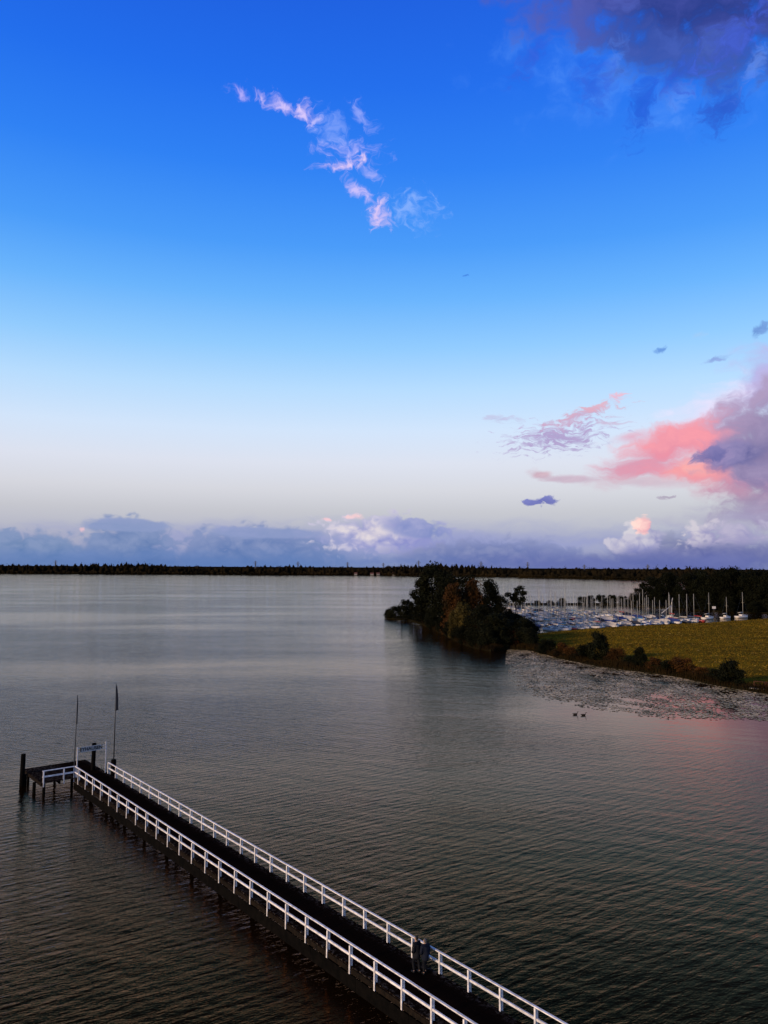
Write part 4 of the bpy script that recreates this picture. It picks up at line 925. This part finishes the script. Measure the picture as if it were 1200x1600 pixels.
# boats on the quay at the right
for x, y, rz, sz, hc, cv, lab in ((133.5, 318, .62, 'm', 'hull_white', 'cover_white', 'long white sailboat lying side-on at the left end of the quay before the wood'),
                          (143., 323, .55, 's', 'hull_white', 'cover_white', 'white sailboat side-on in the middle of the quay before the wood'),
                          (152., 328, .5, 'm', 'hull_white', 'cover_white', 'long white sailboat side-on at the right of the quay before the wood'),
                          (171., 335, .3, 's', 'hull_white', 'cover_white', 'rightmost white sailboat, alone beyond a gap at the wood edge')):
    boat(x, y, rz, sz, hc, cv, True, lab, 'boats along the quay by the wood', .3 if y > 330 else 0.0)
boat(118., 318, 1.9, 'm', 'hull_red', 'cover_red', True, 'red-hulled sailboat with red sail cover beside the white mast crane', 'boats along the quay by the wood')
# mast crane
cr = tag(empty('mast_crane', (121., 325, 0), .4), 'white slanted lifting crane standing among the masts beside the red boat', 'crane')
MB().tube([(0, 0, -.5), (0, 0, 5.2)], .16, 8).build('post', 'hull_white', cr, True)
MB().tube([(0, 0, 5.1), (-5.2, 0, .9 + 1.2)], .13, 8).build('jib', 'hull_white', cr, True)
MB().tube([(0, 0, 5.2), (.9, 0, 8.4)], .1, 8).build('head', 'hull_white', cr, True)
MB().tube([(.9, 0, 8.4), (-5.2, 0, 2.1)], .03, 4).build('cable', 'steel', cr)
sg = tag(empty('notice_board', (150.5, 352, .5), .2), 'small white notice board on a post before the wood', 'sign')
MB().box(-.06, .06, -.06, .06, 0, 2.6).build('post', 'jetty_wood', sg); MB().box(-.9, .9, -.1, -.06, 2., 3.1).build('panel', 'hull_white', sg)

# ------------------------------------------------------------------ small things on and beside the lake
def stake(x, y, h, label):
    s = tag(empty('channel_stake', (x, y, 0)), label, 'stake', 'stakes standing in the lake')
    MB().tube([(0, 0, -1), (.03, 0, h)], [.09, .07], 6).build('pole', 'pile_wood', s); MB().tube([(.03, 0, h), (.03, 0, h + .35)], [.16, .05], 8).build('top_mark', 'pile_wood', s)
stake(5.84, 243.6, 2.4, 'dark stake in open water below the headland tip')
stake(-229, 806, 4.0, 'distant dark stake on the open lake, right of the other distant one')
stake(-470, 1030, 4.5, 'distant dark stake on the open lake nearest the left edge')
stake(1.2, 304, 3.4, 'thin stake in the water off the very tip of the headland')
jt = tag(empty('bathing_jetty', (9.8, 303.6, 0), -2.75), 'small low jetty at the grass patch on the headland tip', 'jetty')
MB().box(-.2, 5.4, -.7, .7, .55, .68).build('deck', 'dark_wood', jt)
for x, h in ((.6, .55), (2.8, .55), (5.2, 2.2)): MB().tube([(x, -.75, -1), (x, -.75, h)], .16, 8).build('pile', 'pile_wood', jt)
wp = tag(empty('white_post', (17.4, 297.5, .45)), 'small white post on the headland grass patch', 'post'); MB().box(-.14, .14, -.14, .14, 0, 1.5).build('shaft', 'hull_white', wp); MB().box(-.18, .18, -.18, .18, 1.5, 1.6).build('cap', 'hull_white', wp)

# wooden footbridge at the meadow shore
fb = tag(empty('footbridge', (64.3, 134.8, .45), -.62), 'brown wooden footbridge rail beside the broad black shore bush', 'footbridge')
MB().box(-.6, 7.5, -1.4, .0, .05, .16).build('walkway', 'path_sand', fb)
for k in range(5): MB().box(k * 1.7 - .07, k * 1.7 + .07, -.16, -.02, -1., 1.25).build('post', 'fence_wood', fb)
for z in (.5, 1.12): MB().box(-.1, 7.4, -.10, -.04, z, z + .13).build('rail', 'fence_wood', fb)
MB().box(1.6, 3.5, -.14, -.101, .3, 1.2).build('panel', 'fence_wood', fb)
ps = tag(empty('info_stone', (60.6, 148., .45)), 'pale flat stone on the shore between the two right-hand bushes', 'stone')
MB().loft([[(-.5, -.3, 0), (.5, -.3, 0), (.5, .3, 0), (-.5, .3, 0)], [(-.42, -.22, .35), (.4, -.24, .3), (.4, .22, .38), (-.4, .2, .4)]]).build('block', 'stone', ps)

# two ducks swimming off the lily pads
def duck(x, y, rz, label):
    d = tag(empty('duck', (x, y, 0), rz), label, 'duck', 'ducks swimming off the lily pads')
    rings = []
    for t, r, z in ((-.30, .015, .13), (-.22, .06, .08), (-.1, .11, .06), (.04, .125, .05), (.15, .09, .07), (.19, .055, .13), (.2, .04, .2), (.215, .045, .26), (.24, .035, .29), (.29, .018, .27), (.34, .012, .26)):
        if t < .18: rings.append([(t, r * math.cos(a), z + r * .8 * math.sin(a)) for a in np.linspace(0, 2 * math.pi, 9)[:-1]])
        else: rings.append([(t + r * .6 * math.sin(a) * (1 if t < .21 else 0), r * math.cos(a), z + r * math.sin(a)) for a in np.linspace(0, 2 * math.pi, 9)[:-1]])
    MB().loft(rings).build('body', 'duck_feathers', d, True)
    return d
duck(28.75, 111.8, .1, 'leading dark duck swimming just off the lily pads').scale = (1.5,) * 3
duck(27.7, 112.3, .1, 'following dark duck trailing the first off the lily pads').scale = (1.5,) * 3

# ------------------------------------------------------------------ far shore: pylons and houses
def pylon(x, y, h, label):
    p = tag(empty('power_pylon', (x, y, 4)), label, 'pylon', 'power pylons behind the far shore')
    b = MB(); w = h * .07
    for sx in (-1, 1):
        for sy in (-1, 1): b.tube([(sx * w, sy * w, 0), (sx * w * .25, sy * w * .25, h * .75), (0, 0, h)], .5, 4)
    for i in range(6):
        z0, z1 = h * .75 * i / 6, h * .75 * (i + 1) / 6; a0, a1 = w * (1 - .75 * i / 6), w * (1 - .75 * (i + 1) / 6)
        b.tube([(-a0, -a0, z0), (a1, -a1, z1)], .28, 3); b.tube([(a0, -a0, z0), (-a1, -a1, z1)], .28, 3)
    b.build('tower', 'pylon_steel', p)
    for z, l in ((.72, .13), (.82, .17), (.92, .11)): MB().bar((-l * h, 0, z * h), (l * h, 0, z * h), .8, .8).build('cross_arm', 'pylon_steel', p)
for px, X, Y, h in ((0, -305, 1830, 24), (0, -204, 1830, 23), (0, -86, 1830, 22.5), (0, 83, 1830, 27), (0, 225, 1780, 25.5), (0, 318, 1700, 24), (0, 370, 1420, 18), (0, 470, 1370, 19), (0, -780, 1830, 23), (0, -1, 1830, 21)):
    side = {-305: 'second from the left', -204: 'third from the left', -86: 'fourth from the left', 83: 'tallest, above the headland tip', 225: 'right of the tallest headland tree', 318: 'above the pointed headland tree',
            370: 'above the left part of the marina', 470: 'above the marina beside the wood', -780: 'leftmost', -1: 'lowest, left of the headland'}[X]
    pylon(X, Y, h + 3.5, 'thin power pylon on the far skyline, ' + side)
hr = random.Random(9)
for i, (x, y) in enumerate([(-25, 1657), (-12, 1657), (22, 1650), (-60, 1656)]):
    hs = tag(empty('far_house', (x, y - 3, .6), hr.uniform(-.3, .3)), 'tiny pale house at the waterline of the far shore' if i < 5 else ('tiny pale house alone on the far shore left of the headland' if i == 5 else 'tiny pale house on the far shore above the headland trees'), 'house', 'houses on the far shore')
    w, d_, h = hr.uniform(6, 9), 6, hr.uniform(3, 4.2)
    MB().box(-w / 2, w / 2, -d_ / 2, d_ / 2, 0, h).build('wall', 'house_wall', hs)
    MB().loft([[(-w / 2 - .4, -d_ / 2 - .5, h + .01), (-w / 2 - .4, 0, h + 2.6), (-w / 2 - .4, d_ / 2 + .5, h + .01)], [(w / 2 + .4, -d_ / 2 - .5, h + .01), (w / 2 + .4, 0, h + 2.6), (w / 2 + .4, d_ / 2 + .5, h + .01)]]).build('roof', 'house_roof', hs)

# ------------------------------------------------------------------ the two people on the pier
def skin_mesh(name, verts, edges, radii, material, parent=None, root=0):
    me = bpy.data.meshes.new(name); me.from_pydata(verts, edges, []); o = link(name, me, material, parent)
    sk = o.modifiers.new('skin', 'SKIN'); sv = me.skin_vertices[0].data if me.skin_vertices else None
    if sv is None:
        bm = bmesh.new(); bm.from_mesh(me); bm.verts.layers.skin.verify(); bm.to_mesh(me); bm.free(); sv = me.skin_vertices[0].data
    for i, r in enumerate(radii): sv[i].radius = (r, r) if not isinstance(r, tuple) else r; sv[i].use_root = (i == root)
    o.modifiers.new('sub', 'SUBSURF').levels = 1; o.modifiers['sub'].render_levels = 2
    sk.use_smooth_shade = True
    return o
def person(loc, rz, h, label, coat, hair, stride, armswing):
    k = h / 1.72
    V = [(0, 0, .95), (0, 0, 1.2), (0, 0, 1.42), (.01, 0, 1.5), (.015, 0, 1.56), (.02, 0, 1.63), (.01, 0, 1.69), (.125, 0, 1.605),
         (0, .17, 1.40), (-.03, .24, 1.14), (.08, .19, 1.0), (.10, .13, .95),
         (0, -.17, 1.40), (-.03, -.24, 1.14), (.08, -.19, 1.0), (.10, -.13, .95),
         (0, .09, .88), (.03 + stride, .10, .50), (stride * .6, .10, .09), (stride * .6 + .10, .11, .05),
         (0, -.09, .88), (.03 - stride, -.10, .50), (-stride * 1.2, -.10, .09), (-stride * 1.2 + .10, -.11, .05)]
    E = [(0, 1), (1, 2), (2, 3), (3, 4), (4, 5), (5, 6), (5, 7), (2, 8), (8, 9), (9, 10), (10, 11), (2, 12), (12, 13), (13, 14), (14, 15), (0, 16), (16, 17), (17, 18), (18, 19), (0, 20), (20, 21), (21, 22), (22, 23)]
    Rr = [(.15, .11), (.14, .1), (.13, .09), .055, .075, .095, .07, .012, .06, .045, .035, .04, .06, .045, .035, .04, .085, .06, .04, .025, .085, .06, .04, .025]
    V = [tuple(c * k for c in v) for v in V]; Rr = [tuple(q * k for q in r) if isinstance(r, tuple) else r * k for r in Rr]
    o = skin_mesh('person', V, E, Rr, 'skin'); o.location = loc; o.rotation_euler = (0, 0, rz)
    tag(o, label, 'person', 'people on the pier')
    # clothing follows the same joints, a little fuller
    ct = [(0, 0, .62), (0, 0, .9), (0, 0, 1.2), (0, 0, 1.40), (0, 0, 1.51), (0, .19, 1.40), (-.03, .26, 1.14), (.10, .19, .98), (0, -.19, 1.40), (-.03, -.26, 1.14), (.10, -.19, .98)]
    ce = [(0, 1), (1, 2), (2, 3), (3, 4), (3, 5), (5, 6), (6, 7), (3, 8), (8, 9), (9, 10)]
    cr_ = [(.25, .22), (.24, .2), (.21, .18), (.185, .14), (.095, .095), .10, .088, .075, .10, .088, .075]
    skin_mesh('coat', [tuple(c * k for c in v) for v in ct], ce, [tuple(q * k for q in r) if isinstance(r, tuple) else r * k for r in cr_], coat, o, 2)
    for s_, st in ((1, stride), (-1, -stride)):
        a = .6 if s_ > 0 else 1.2; an = st * a
        skin_mesh('trouser_leg', [tuple(c * k for c in v) for v in ((0, .09 * s_, .86), (.03 + st, .10 * s_, .50), (an, .10 * s_, .12))], [(0, 1), (1, 2)], [.10 * k, .078 * k, .065 * k], 'trousers_dark', o)
        skin_mesh('shoe', [tuple(c * k for c in v) for v in ((an - .05, .10 * s_, .05), (an + .08, .105 * s_, .05), (an + .19, .11 * s_, .04))], [(0, 1), (1, 2)], [.062 * k, .06 * k, .042 * k], 'shoe_black', o)
    hv = [(-.045, 0, 1.54), (-.03, 0, 1.66), (.0, 0, 1.71), (.06, 0, 1.70)]
    skin_mesh('hair', [tuple(c * k for c in v) for v in hv], [(0, 1), (1, 2), (2, 3)], [.075 * k, .088 * k, .075 * k, .045 * k], hair, o)
    return o
person((1.72, 39.45, DECK + .005), math.atan2(.7765, -.630) + .15, 1.72, 'person in a long black coat, nearer the name board of the two on the pier', 'coat_black', 'hair_dark', .10, .05)
person((2.14, 39.33, DECK + .005), math.atan2(.7765, -.630) - .1, 1.66, 'shorter grey-haired person in a dark coat, closer to the far railing', 'coat_navy', 'hair_grey', -.08, -.04)

# ------------------------------------------------------------------ labels: look-alikes in a row are told apart by their order
ORD = ['first', 'second', 'third', 'fourth', 'fifth', 'sixth', 'seventh', 'eighth', 'ninth', 'tenth']
by = {}
for o in COL.objects:
    if o.parent is None and o.get('label') and o.get('group') and o['group'] not in ('trees of the wood beyond the marina', 'undergrowth at the edge of the wood'): by.setdefault(o['label'], []).append(o)
for lab, os_ in by.items():
    if len(os_) > 1:
        for i, o in enumerate(sorted(os_, key=lambda q: q.location.x / q.location.y)):
            o['label'] = lab + ', ' + ORD[i] + ' from left'
